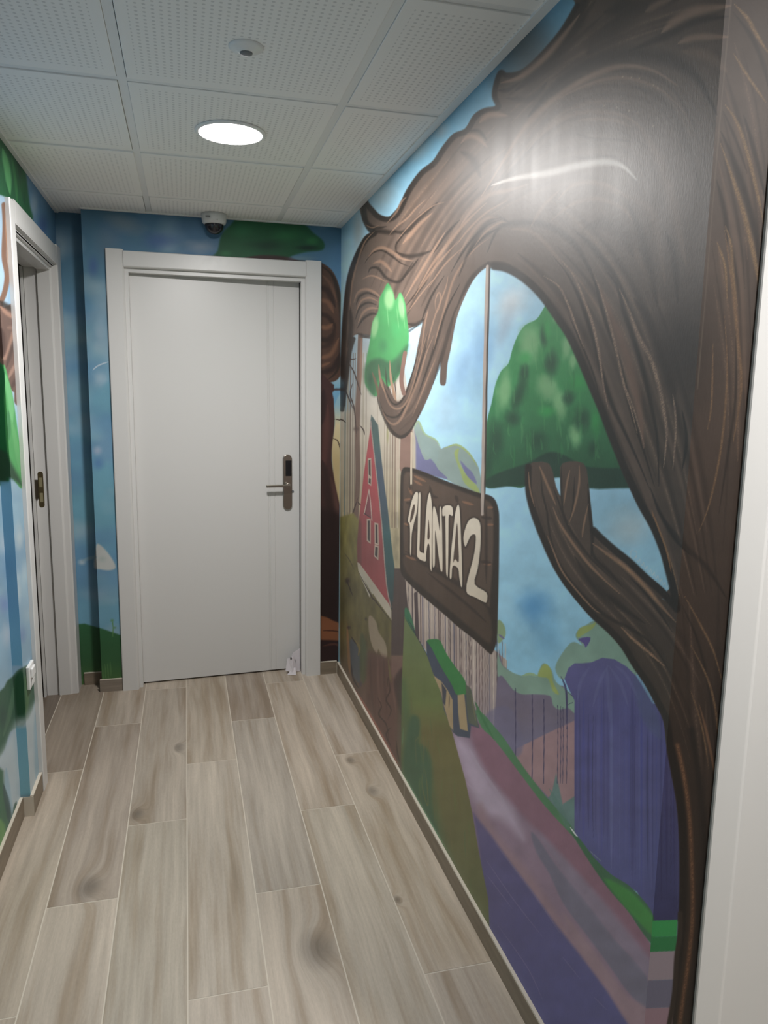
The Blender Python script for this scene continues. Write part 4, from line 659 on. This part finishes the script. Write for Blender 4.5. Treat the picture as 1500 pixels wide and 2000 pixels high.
bm = bmesh.new(); box(bm, XE, XE+.02, YE+.0005, YR, 0, ZT); w = obj('wall_recess_side', bm, plain('blue_wall_paint', (.10, .22, .32), .5)); struct(w)
# the end wall is cut open for door 1 below (faces behind the leaf are removed)
def cut(o, x0, x1, z0, z1):
    bm = bmesh.new(); bm.from_mesh(o.data); k = [f for f in bm.faces if x0 < f.calc_center_median().x < x1 and z0 <= f.calc_center_median().z < z1]
    bmesh.ops.delete(bm, geom=k, context='FACES'); bm.to_mesh(o.data); bm.free()
cut(bpy.data.objects['wall_end'], -.268, .596, 0, 2.078)
bm = bmesh.new(); box(bm, XE+.02, -.267, YE+.0005, YE+.1, 0, ZT); box(bm, .594, XR, YE+.0005, YE+.1, 0, ZT); box(bm, -.267, .594, YE+.0005, YE+.1, 2.074, ZT)
obj('wall_core', bm, ROOM, bpy.data.objects['wall_end'])
# left wall: near part, narrow step, far part above and beside door 2
struct(painted('wall_left_near', (XL2, 0, 0), (0, 1, 0), (0, 0, 1), np.concatenate([np.linspace(-1.6, 2.2, 20), np.linspace(2.21, YJ, 130)]), np.linspace(0, ZT, 900), mural_left, MURAL2, body(XL2-.1, XL2, -1.6, YJ, 0, ZT, (0, XL2))))
struct(painted('wall_left_step', (0, YJ, 0), (1, 0, 0), (0, 0, 1), np.linspace(XL2, XL, 24), np.linspace(0, ZT, 900), mural_return, MURAL2, None))
struct(painted('wall_left', (XL, 0, 0), (0, 1, 0), (0, 0, 1), np.concatenate([np.linspace(YJ, 3.0, 140), np.linspace(3.005, YR, 160)]), np.linspace(0, ZT, 900), mural_left, MURAL2, None))
o = bpy.data.objects['wall_left']; bm = bmesh.new(); bm.from_mesh(o.data)
bmesh.ops.delete(bm, geom=[f for f in bm.faces if 2.93 < f.calc_center_median().y < 3.835 and f.calc_center_median().z < 2.055], context='FACES'); bm.to_mesh(o.data); bm.free()
bm = bmesh.new(); box(bm, XL-.11, XL-.0005, YJ+.0005, 2.93, 0, ZT); box(bm, XL-.11, XL-.0005, 3.835, YR+.1, 0, ZT); box(bm, XL-.11, XL-.0005, 2.93, 3.835, 2.055, ZT); obj('wall_core', bm, ROOM, o)
# the rest of the hall behind the viewer
bm = bmesh.new(); box(bm, 1.80, 2.05, YC, YC+.1, 0, ZT); box(bm, .935, 1.80, YC, YC+.1, 2.07, ZT); struct(obj('wall_near_right', bm, ROOM))
bm = bmesh.new(); box(bm, 2.0, 2.1, -1.6, YC, 0, ZT); struct(obj('wall_far_right', bm, ROOM))
bm = bmesh.new(); box(bm, -.7, 2.1, -1.7, -1.6, 0, ZT); struct(obj('wall_back', bm, ROOM))
# small unlit room behind door 2; its gloom is put into the wall colour
bm = bmesh.new(); box(bm, -1.45, -1.4, 2.8, YR+.1, 0, ZT); box(bm, -1.4, XL-.11, 2.8, 2.85, 0, ZT); box(bm, -1.4, XL-.11, YR+.05, YR+.1, 0, ZT); struct(obj('wall_side_room', bm, plain('shade_toned_wall', (.10, .09, .08), .7)))
# room-side backing behind door 1
bm = bmesh.new(); box(bm, -.5, .9, 4.08, 4.1, 0, ZT); struct(obj('wall_behind_door', bm, DARK))

# ---------------------------------------------------------------- ceiling
def perf_mat():
    m, t, p = nt('perforated_ceiling_tile'); N = t.nodes.new; tc = N('ShaderNodeTexCoord')
    s = N('ShaderNodeVectorMath'); s.operation = 'SCALE'; s.inputs['Scale'].default_value = 1/.0178; lnk(t, tc.outputs['Object'], s.inputs[0])
    fr = N('ShaderNodeVectorMath'); fr.operation = 'FRACTION'; lnk(t, s.outputs[0], fr.inputs[0]); sb = N('ShaderNodeVectorMath'); sb.operation = 'SUBTRACT'; lnk(t, fr.outputs[0], sb.inputs[0]); sb.inputs[1].default_value = (.5, .5, .5)
    sp = N('ShaderNodeSeparateXYZ'); lnk(t, sb.outputs[0], sp.inputs[0]); cb = N('ShaderNodeCombineXYZ'); lnk(t, sp.outputs[0], cb.inputs[0]); lnk(t, sp.outputs[1], cb.inputs[1])
    L = N('ShaderNodeVectorMath'); L.operation = 'LENGTH'; lnk(t, cb.outputs[0], L.inputs[0])
    r = N('ShaderNodeMapRange'); r.inputs['From Min'].default_value = .17; r.inputs['From Max'].default_value = .26; lnk(t, L.outputs['Value'], r.inputs['Value'])
    # plain border
    so = N('ShaderNodeSeparateXYZ'); lnk(t, tc.outputs['Object'], so.inputs[0]); mxs = []
    for k, lim in ((0, .258), (1, .272)):
        a = N('ShaderNodeMath'); a.operation = 'ABSOLUTE'; lnk(t, so.outputs[k], a.inputs[0]); g = N('ShaderNodeMath'); g.operation = 'GREATER_THAN'; lnk(t, a.outputs[0], g.inputs[0]); g.inputs[1].default_value = lim; mxs.append(g)
    mm = N('ShaderNodeMath'); mm.operation = 'MAXIMUM'; lnk(t, mxs[0].outputs[0], mm.inputs[0]); lnk(t, mxs[1].outputs[0], mm.inputs[1])
    m2 = N('ShaderNodeMath'); m2.operation = 'MAXIMUM'; lnk(t, mm.outputs[0], m2.inputs[0]); lnk(t, r.outputs[0], m2.inputs[1])
    mx = N('ShaderNodeMix'); mx.data_type = 'RGBA'; lnk(t, m2.outputs[0], mx.inputs['Factor']); mx.inputs['A'].default_value = (.66, .65, .635, 1); mx.inputs['B'].default_value = (.88, .865, .84, 1)
    lnk(t, mx.outputs['Result'], p.inputs['Base Color']); p.inputs['Roughness'].default_value = .75; return m
PERF = perf_mat()
bm = bmesh.new(); box(bm, -1.5, 2.1, -1.7, 4.1, CEIL+.03, CEIL+.08); ceil = struct(obj('ceiling', bm, DARK))
XT = [-1.336, -.739, -.142, .455, 1.052, 1.649, 2.246]; YT = [4.13, 3.505, 2.883, 2.255, 1.625, 1.0, .375, -.25, -.875, -1.6]
bm = bmesh.new()
for x in XT[1:-1]: box(bm, x-.0118, x+.0118, -1.6, 3.9, CEIL-.001, CEIL+.02)
for y in YT[1:-1]: box(bm, -1.4, 2.0, y-.012, y+.012, CEIL-.0005, CEIL+.019)
obj('ceiling_grid', bm, GRID, ceil)
R_ = random.Random(3)
for i in range(len(XT)-1):
    for j in range(len(YT)-1):
        cx, cy = (XT[i]+XT[i+1])/2, (YT[j]+YT[j+1])/2; hx, hy = (XT[i+1]-XT[i])/2-.0125, (YT[j]-YT[j+1])/2-.0128
        x0, x1, y0, y1 = max(cx-hx, (XL-.0 if YT[j+1] > 2.3 else XL2) if cx > -1 else -1.4), min(cx+hx, XR-.001 if cy > YC else 2.0), max(cy-hy, -1.6), min(cy+hy, YR)
        if x1-x0 < .02 or y1-y0 < .02 or (cx < -.75 and cy < 2.8) or (cy > 1.1 and cx > 1): continue
        if cx < -.75: x1 = min(x1, XL-.11)
        if x1-x0 < .02: continue
        bm = bmesh.new(); dz = R_.uniform(-.0012, .0012); sx = R_.uniform(-.0015, .0015)
        box(bm, x0-cx+sx, x1-cx+sx, y0-cy, y1-cy, -.004+dz, .014); t_ = obj('ceiling_tile', bm, PERF, ceil, bevel=.0015); t_.location = (cx, cy, CEIL)
# wall angles
def angle(name, prof): bm = bmesh.new(); box(bm, *prof); return struct(obj(name, bm, GRID))
angle('trim_1', (XR-.024, XR-.0002, YC, YE, CEIL-.009, CEIL+.016)); angle('trim_2', (XE, XR-.025, YE-.016, YE-.0002, CEIL-.008, CEIL+.016)); angle('trim_3', (XL+.0002, XL+.016, YJ, YR, CEIL-.008, CEIL+.016)); angle('trim_4', (XL2+.0002, XL2+.016, -1.6, YJ, CEIL-.008, CEIL+.016))

# ---------------------------------------------------------------- skirting tiles
def skirt(name, b, grout, mat=SKIRT):
    bm = bmesh.new(); box(bm, *b); o = struct(obj(name, bm, mat, bevel=.0008)); bm = bmesh.new()
    for g in grout: box(bm, *g)
    obj('grout_line', bm, GROUT, o); return o
HB = .062
skirt('baseboard_right', (XR-.010, XR-.0002, YC, YE-.0102, 0, HB), [(XR-.0095, XR-.0002, YC, YE-.011, HB, HB+.005), (XR-.0104, XR-.0002, 2.498, 2.500, 0, HB), (XR-.0115, XR-.0102, YE-.013, YE-.0105, 0, HB)])
skirt('baseboard_end', (.668, XR-.0102, YE-.010, YE-.0002, 0, HB+.006), [(.668, XR-.011, YE-.010, YE-.0002, HB+.006, HB+.0085)])
skirt('baseboard_end_left', (XE-.010, -.343, YE-.010, YE-.0002, 0, HB), [(XE-.009, -.343, YE-.009, YE-.0002, HB, HB+.003)], SKIRTL)
skirt('baseboard_recess', (XL+.03, XE-.011, YR-.010, YR-.0002, 0, HB), [(XL+.03, XE-.011, YR-.010, YR-.0002, HB, HB+.003)])
skirt('baseboard_left', (XL+.0002, XL+.0115, YJ-.011, 2.864, 0, HB+.012), [(XL+.0002, XL+.0115, YJ-.010, 2.864, HB+.012, HB+.015)])
skirt('baseboard_left_near', (XL2+.0002, XL2+.0115, -1.6, YJ-.012, 0, HB+.012), [(XL2+.0002, XL2+.010, -1.6, YJ-.012, HB+.012, HB+.013), (XL2+.0116, XL+.0115, YJ-.0125, YJ-.0112, 0, HB+.012)])
skirt('baseboard_near_right', (XR-.010, .860, YC-.010, YC-.0002, 0, HB), [(XR-.010, .860, YC-.010, YC-.0002, HB, HB+.003)])

# ---------------------------------------------------------------- door 1 (end of the corridor), slightly ajar
d1 = struct(empty('door_1', (.163, YE, 0)), 'white flush door slightly ajar at the end of the corridor')
def at(o, bm, name, mat, parent, **k):
    q = obj(name, bm, mat, parent, **k); q.matrix_parent_inverse = Matrix.Translation(-Vector(parent.location)); return q
XA, XB = -.341, .668; CW = .079; YF = YE-.016
def post(bm, s, x, z1):   # casing profile seen from above; s=+1 left post, -1 right post
    pr = [(x, YE+.001), (x, YF+.003), (x+s*.003, YF), (x+s*(CW-.009), YF), (x+s*(CW-.006), YF+.002), (x+s*CW, YF+.008), (x+s*CW, YE+.014), (x+s*(CW+.018), YE+.014), (x+s*(CW+.018), YE+.055), (x+s*(CW+.004), YE+.055), (x+s*(CW+.004), YE+.145), (x+s*(CW-.005), YE+.145), (x+s*(CW-.005), YE+.001)]
    prism(bm, pr if s > 0 else pr[::-1], 'z', 0, z1)
for s, x in ((1, XA), (-1, XB)):
    bm = bmesh.new(); post(bm, s, x, 2.146); at(d1, bm, 'door_casing', WHITE, d1)
bm = bmesh.new()
prism(bm, [(YE+.001, 2.140), (YF+.003, 2.140), (YF, 2.137), (YF, 2.072), (YF+.002, 2.069), (YF+.008, 2.066), (YE+.0132, 2.066), (YE+.0132, 2.047), (YE+.0545, 2.047), (YE+.0545, 2.060), (YE+.145, 2.060), (YE+.145, 2.073), (YE+.001, 2.073)], 'x', XA+CW-.001, XB-CW+.001); at(d1, bm, 'door_head', WHITE, d1)
# leaf swings on its left edge
LW = .828; leaf = empty('door_leaf', (0, 0, 0))
bpy.data.objects.remove(leaf)
gr = [.664, .672, .697]
prof = [(0, 0)]
for g in gr: prof += [(g-.0016, 0), (g-.0008, .0022), (g+.0008, .0022), (g+.0016, 0)]
prof += [(LW, 0), (LW, .038), (0, .038)]
bm = bmesh.new(); prism(bm, prof, 'z', .008, 2.054); leaf = obj('door_leaf', bm, WHITE, d1, bevel=.0008)
leaf.location = Vector((-.253, YE+.057, 0))-Vector(d1.location); leaf.rotation_euler = (0, 0, math.radians(3.2))
LX = .762   # lock stile position on the leaf
def capsule(r, h, n=16): return [(r*math.cos(a), h+r*math.sin(a)) for a in np.linspace(0, math.pi, n)]+[(r*math.cos(a), -h+r*math.sin(a)) for a in np.linspace(math.pi, 2*math.pi, n)]
bm = bmesh.new(); prism(bm, [(LX+x, 1.036+z) for x, z in capsule(.024, .122)], 'y', -.012, -.0002); lock = obj('lock_plate', bm, STEEL, leaf, bevel=.003)
bm = bmesh.new(); box(bm, LX-.010, LX+.021, -.0135, -.0118, 1.068, 1.150); obj('card_reader', bm, BLACK, leaf, bevel=.001)
bm = bmesh.new(); lathe(bm, [(.013, -.046), (.013, -.0125)], (LX-.002, 0, 1.022), 20, 'y'); box(bm, LX-.118, LX+.008, -.052, -.040, 1.015, 1.028); h = obj('lever_handle', bm, STEEL, leaf, bevel=.003)
bm = bmesh.new(); lathe(bm, [(.006, -.003), (.006, -.0002)], (LX+.030, 0, .985), 16, 'y'); obj('lock_cylinder', bm, GREY, leaf)

# ---------------------------------------------------------------- door 2 (left wall): frame with the leaf opened away
d2 = struct(empty('door_2', (XL, 3.38, 0)), 'white door frame in the left wall standing open')
XF = XL+.016
def at2(bm, name, mat=WHITE, **k): q = obj(name, bm, mat, d2, **k); q.matrix_parent_inverse = Matrix.Translation(-Vector(d2.location)); return q
bm = bmesh.new()   # near post
prism(bm, [(XL+.0002, 2.866), (XF-.003, 2.866), (XF, 2.869), (XF, 2.935), (XF-.006, 2.943), (XL-.02, 2.943), (XL-.02, 2.952), (XL-.112, 2.952), (XL-.112, 2.931), (XL+.0002, 2.931)], 'z', 0, 2.132); at2(bm, 'door_casing')
bm = bmesh.new()   # far post with stepped jamb
prism(bm, [(XL+.0002, YR-.001), (XF-.003, YR-.001), (XF, YR-.004), (XF, 3.829), (XF-.006, 3.823), (XL-.012, 3.823), (XL-.020, 3.815), (XL-.072, 3.815), (XL-.074, 3.819), (XL-.078, 3.826), (XL-.130, 3.826), (XL-.130, 3.835), (XL+.0002, 3.835)], 'z', 0, 2.152); at2(bm, 'door_casing')
bm = bmesh.new(); box(bm, XL-.0745, XL-.0722, 3.8145, 3.826, 0, 2.03); at2(bm, 'rubber_seal', plain('grey_seal', (.10, .10, .09), .8))
bm = bmesh.new()   # head
prism(bm, [(XL+.0002, 2.142), (XF-.003, 2.142), (XF, 2.139), (XF, 2.068), (XF-.006, 2.062), (XL-.006, 2.062), (XL-.006, 2.050), (XL-.016, 2.050), (XL-.018, 2.036), (XL-.072, 2.036), (XL-.078, 2.045), (XL-.130, 2.045), (XL-.130, 2.055), (XL+.0002, 2.055)], 'y', 2.9535, 3.8145); at2(bm, 'door_head')
bm = bmesh.new(); box(bm, XL-.002, XF-.0005, 2.930, 3.835, 2.0625, 2.1415); at2(bm, 'door_head')
bm = bmesh.new(); prism(bm, [(XL-.106+x, 1.028+z) for x, z in capsule(.012, .074)], 'y', 3.8245, 3.8262); q = at2(bm, 'strike_plate', BRASS)
bm = bmesh.new()
for z0, z1 in ((1.04, 1.085), (.968, 1.012)): box(bm, XL-.113, XL-.099, 3.8238, 3.8244, z0, z1)
sp = obj('strike_hole', bm, plain('brass_pocket', (.45, .40, .24), .4, .6), q)
bm = bmesh.new(); box(bm, XL-.134, XL-.118, 3.816, 3.8245, .985, 1.075); at2(bm, 'latch_box', plain('dark_brass', (.08, .065, .045), .5, .8))
# open leaf inside the side room, hinged at the near post
bm = bmesh.new(); box(bm, -1.395, XL-.135, 2.86, 2.90, .008, 2.04); at2(bm, 'door_leaf')
bm = bmesh.new(); box(bm, -.708, -.6985, 3.80, 3.826, 0, 2.045); at2(bm, 'door_stop')

# ---------------------------------------------------------------- door 3 (beside the near corner)
d3 = struct(empty('door_3', (1.3, YC, 0)), 'white door and casing beside the near corner of the painted wall')
def at3(bm, name, mat=WHITE, **k): q = obj(name, bm, mat, d3, **k); q.matrix_parent_inverse = Matrix.Translation(-Vector(d3.location)); return q
YF3 = YC-.007
bm = bmesh.new(); prism(bm, [(.869, YC-.0002), (.869, YF3+.002), (.871, YF3), (.920, YF3), (.923, YF3+.001), (.938, YF3+.010), (.939, YC+.03), (.960, YC+.03), (.960, YC+.098), (.936, YC+.098), (.936, YC-.0002)], 'z', 0, 2.14); at3(bm, 'door_casing')
bm = bmesh.new(); prism(bm, [(1.875, YC-.0002), (1.875, YF3), (1.80, YF3), (1.795, YC+.03), (1.785, YC+.098), (1.80, YC+.098), (1.80, YC-.0002)], 'z', 0, 2.14); at3(bm, 'door_casing')
bm = bmesh.new(); box(bm, .939, 1.795, YF3, YC+.098, 2.055, 2.0695); box(bm, .939, 1.795, YF3, YC-.0002, 2.0696, 2.14); at3(bm, 'door_head')
bm = bmesh.new(); box(bm, .962, 1.783, YC+.055, YC+.095, .008, 2.05); at3(bm, 'door_leaf', bevel=.001)

# ---------------------------------------------------------------- things
def downlight(x, y, watts, label, first=None):
    o = empty('ceiling_downlight', (x, y, CEIL-.005)); tag(o, label, 'ceiling light', 'round ceiling downlights')
    bm = bmesh.new(); lathe(bm, [(.110, .001), (.110, -.003), (.106, -.006), (.100, -.006), (.0985, -.002), (.0985, .001)], (0, 0, 0), 56); obj('trim_ring', bm, WHITE2, o, smooth=False)
    m, t, p = nt('lit_diffuser'); p.inputs['Base Color'].default_value = (.9, .9, .9, 1); p.inputs['Emission Color'].default_value = (*LAMP_COL, 1); p.inputs['Emission Strength'].default_value = 8
    bm = bmesh.new(); lathe(bm, [(.098, -.001), (.098, -.0045), (.09, -.0055)], (0, 0, 0), 56); obj('diffuser', bm, m, o)
    L = bpy.data.lights.new('downlight_light', 'AREA'); L.shape = 'DISK'; L.size = .19; L.energy = watts; L.color = LAMP_COL
    q = bpy.data.objects.new('downlight_light', L); COL.objects.link(q); q.parent = o; q.location = (0, 0, -.0075)
    return o
downlight(.160, 2.583, LAMP_W, 'round lit downlight in the ceiling tile before the end door')
downlight(1.30, .25, LAMP2_W, 'round lit downlight in the ceiling before the near side door')
s = empty('presence_sensor', (.161, 1.964, CEIL-.004)); tag(s, 'small round white presence sensor with grey lens on the ceiling tile', 'sensor')
bm = bmesh.new(); lathe(bm, [(.0415, .001), (.0415, -.002), (.036, -.006), (.024, -.0085), (.018, -.0125), (.0165, -.0135)], (0, 0, 0), 44); obj('sensor_housing', bm, WHITE2, s, smooth=True)
bm = bmesh.new(); lathe(bm, [(.0155, -.0136), (.0145, -.0155), (.009, -.0175), (.003, -.018)], (0, 0, 0), 32); obj('sensor_lens', bm, GREY, s, smooth=True)
c = empty('security_camera', (.150, 3.745, CEIL-.004)); tag(c, 'white dome security camera hanging from the ceiling above the end door', 'security camera')
bm = bmesh.new(); lathe(bm, [(.057, .001), (.057, -.012), (.056, -.030), (.0535, -.040), (.047, -.046), (.0445, -.047)], (0, 0, 0), 48); obj('camera_housing', bm, plain('camera_white', (.62, .62, .61), .4), c, smooth=True)
bm = bmesh.new(); lathe(bm, [(.044*math.cos(a), -.047-.044*math.sin(a)) for a in np.linspace(0, 1.5, 14)], (0, 0, 0), 40); obj('camera_dome', bm, SMOKED, c, smooth=True)
bm = bmesh.new(); box(bm, -.040, -.020, -.0575, -.0515, -.026, -.019); obj('badge', bm, plain('badge_grey', (.2, .2, .2), .5), c)
bm = bmesh.new(); lathe(bm, [(.0022, -.058), (.0022, -.055)], (.012, 0, -.034), 12, 'y'); obj('screw', bm, GREY, c)
k = empty('wall_socket', (XL, 2.79, .49)); tag(k, 'white surface wall socket low on the left wall beside the door frame', 'socket')
bm = bmesh.new(); box(bm, .0002, .012, -.042, .042, -.042, .042); obj('socket_plate', bm, WHITE2, k, bevel=.003)
bm = bmesh.new(); box(bm, .0122, .020, -.026, .026, -.004, .030); obj('socket_cover', bm, WHITE2, k, bevel=.003)
bm = bmesh.new(); box(bm, .0122, .016, -.020, .020, -.034, -.012); obj('rocker', bm, WHITE2, k, bevel=.002)
# folded paper wedged between the ajar leaf and the frame
w = empty('folded_paper', (.548, YE+.045, 0)); w.scale = (1.35, 1.1, 1.12); tag(w, 'crumpled folded white paper on the floor wedged against the end door', 'paper')
bm = bmesh.new()
def sheet(bm, P, th=.0025):
    A = [bm.verts.new(p) for p in P]; n = (Vector(P[1])-Vector(P[0])).cross(Vector(P[2])-Vector(P[0])).normalized()*th; B = [bm.verts.new(Vector(p)+n) for p in P]; m_ = len(P)
    bm.faces.new(A); bm.faces.new(B[::-1])
    for i in range(m_): bm.faces.new((A[i], B[i], B[(i+1) % m_], A[(i+1) % m_]))
sheet(bm, [(-.044, -.004, .016), (-.018, -.024, .014), (-.022, -.010, .082), (-.036, .004, .074)])
sheet(bm, [(-.018, -.024, .014), (-.004, -.006, .018), (-.014, -.002, .088), (-.022, -.010, .082)])
sheet(bm, [(-.010, .010, .004), (.014, .012, .002), (.014, .012, .118), (-.012, .010, .100), (-.022, .012, .078)])
sheet(bm, [(-.040, -.020, .001), (-.006, -.034, .001), (-.006, -.018, .034), (-.018, -.014, .030)])
obj('paper_sheet', bm, PAPER, w)
bm = bmesh.new(); box(bm, -.027, -.0215, -.0135, -.011, .074, .084); obj('print_mark', bm, BLACK, w); bm = bmesh.new(); box(bm, -.0085, -.0055, .004, .0075, .036, .066); obj('print_mark', bm, BLACK, w)
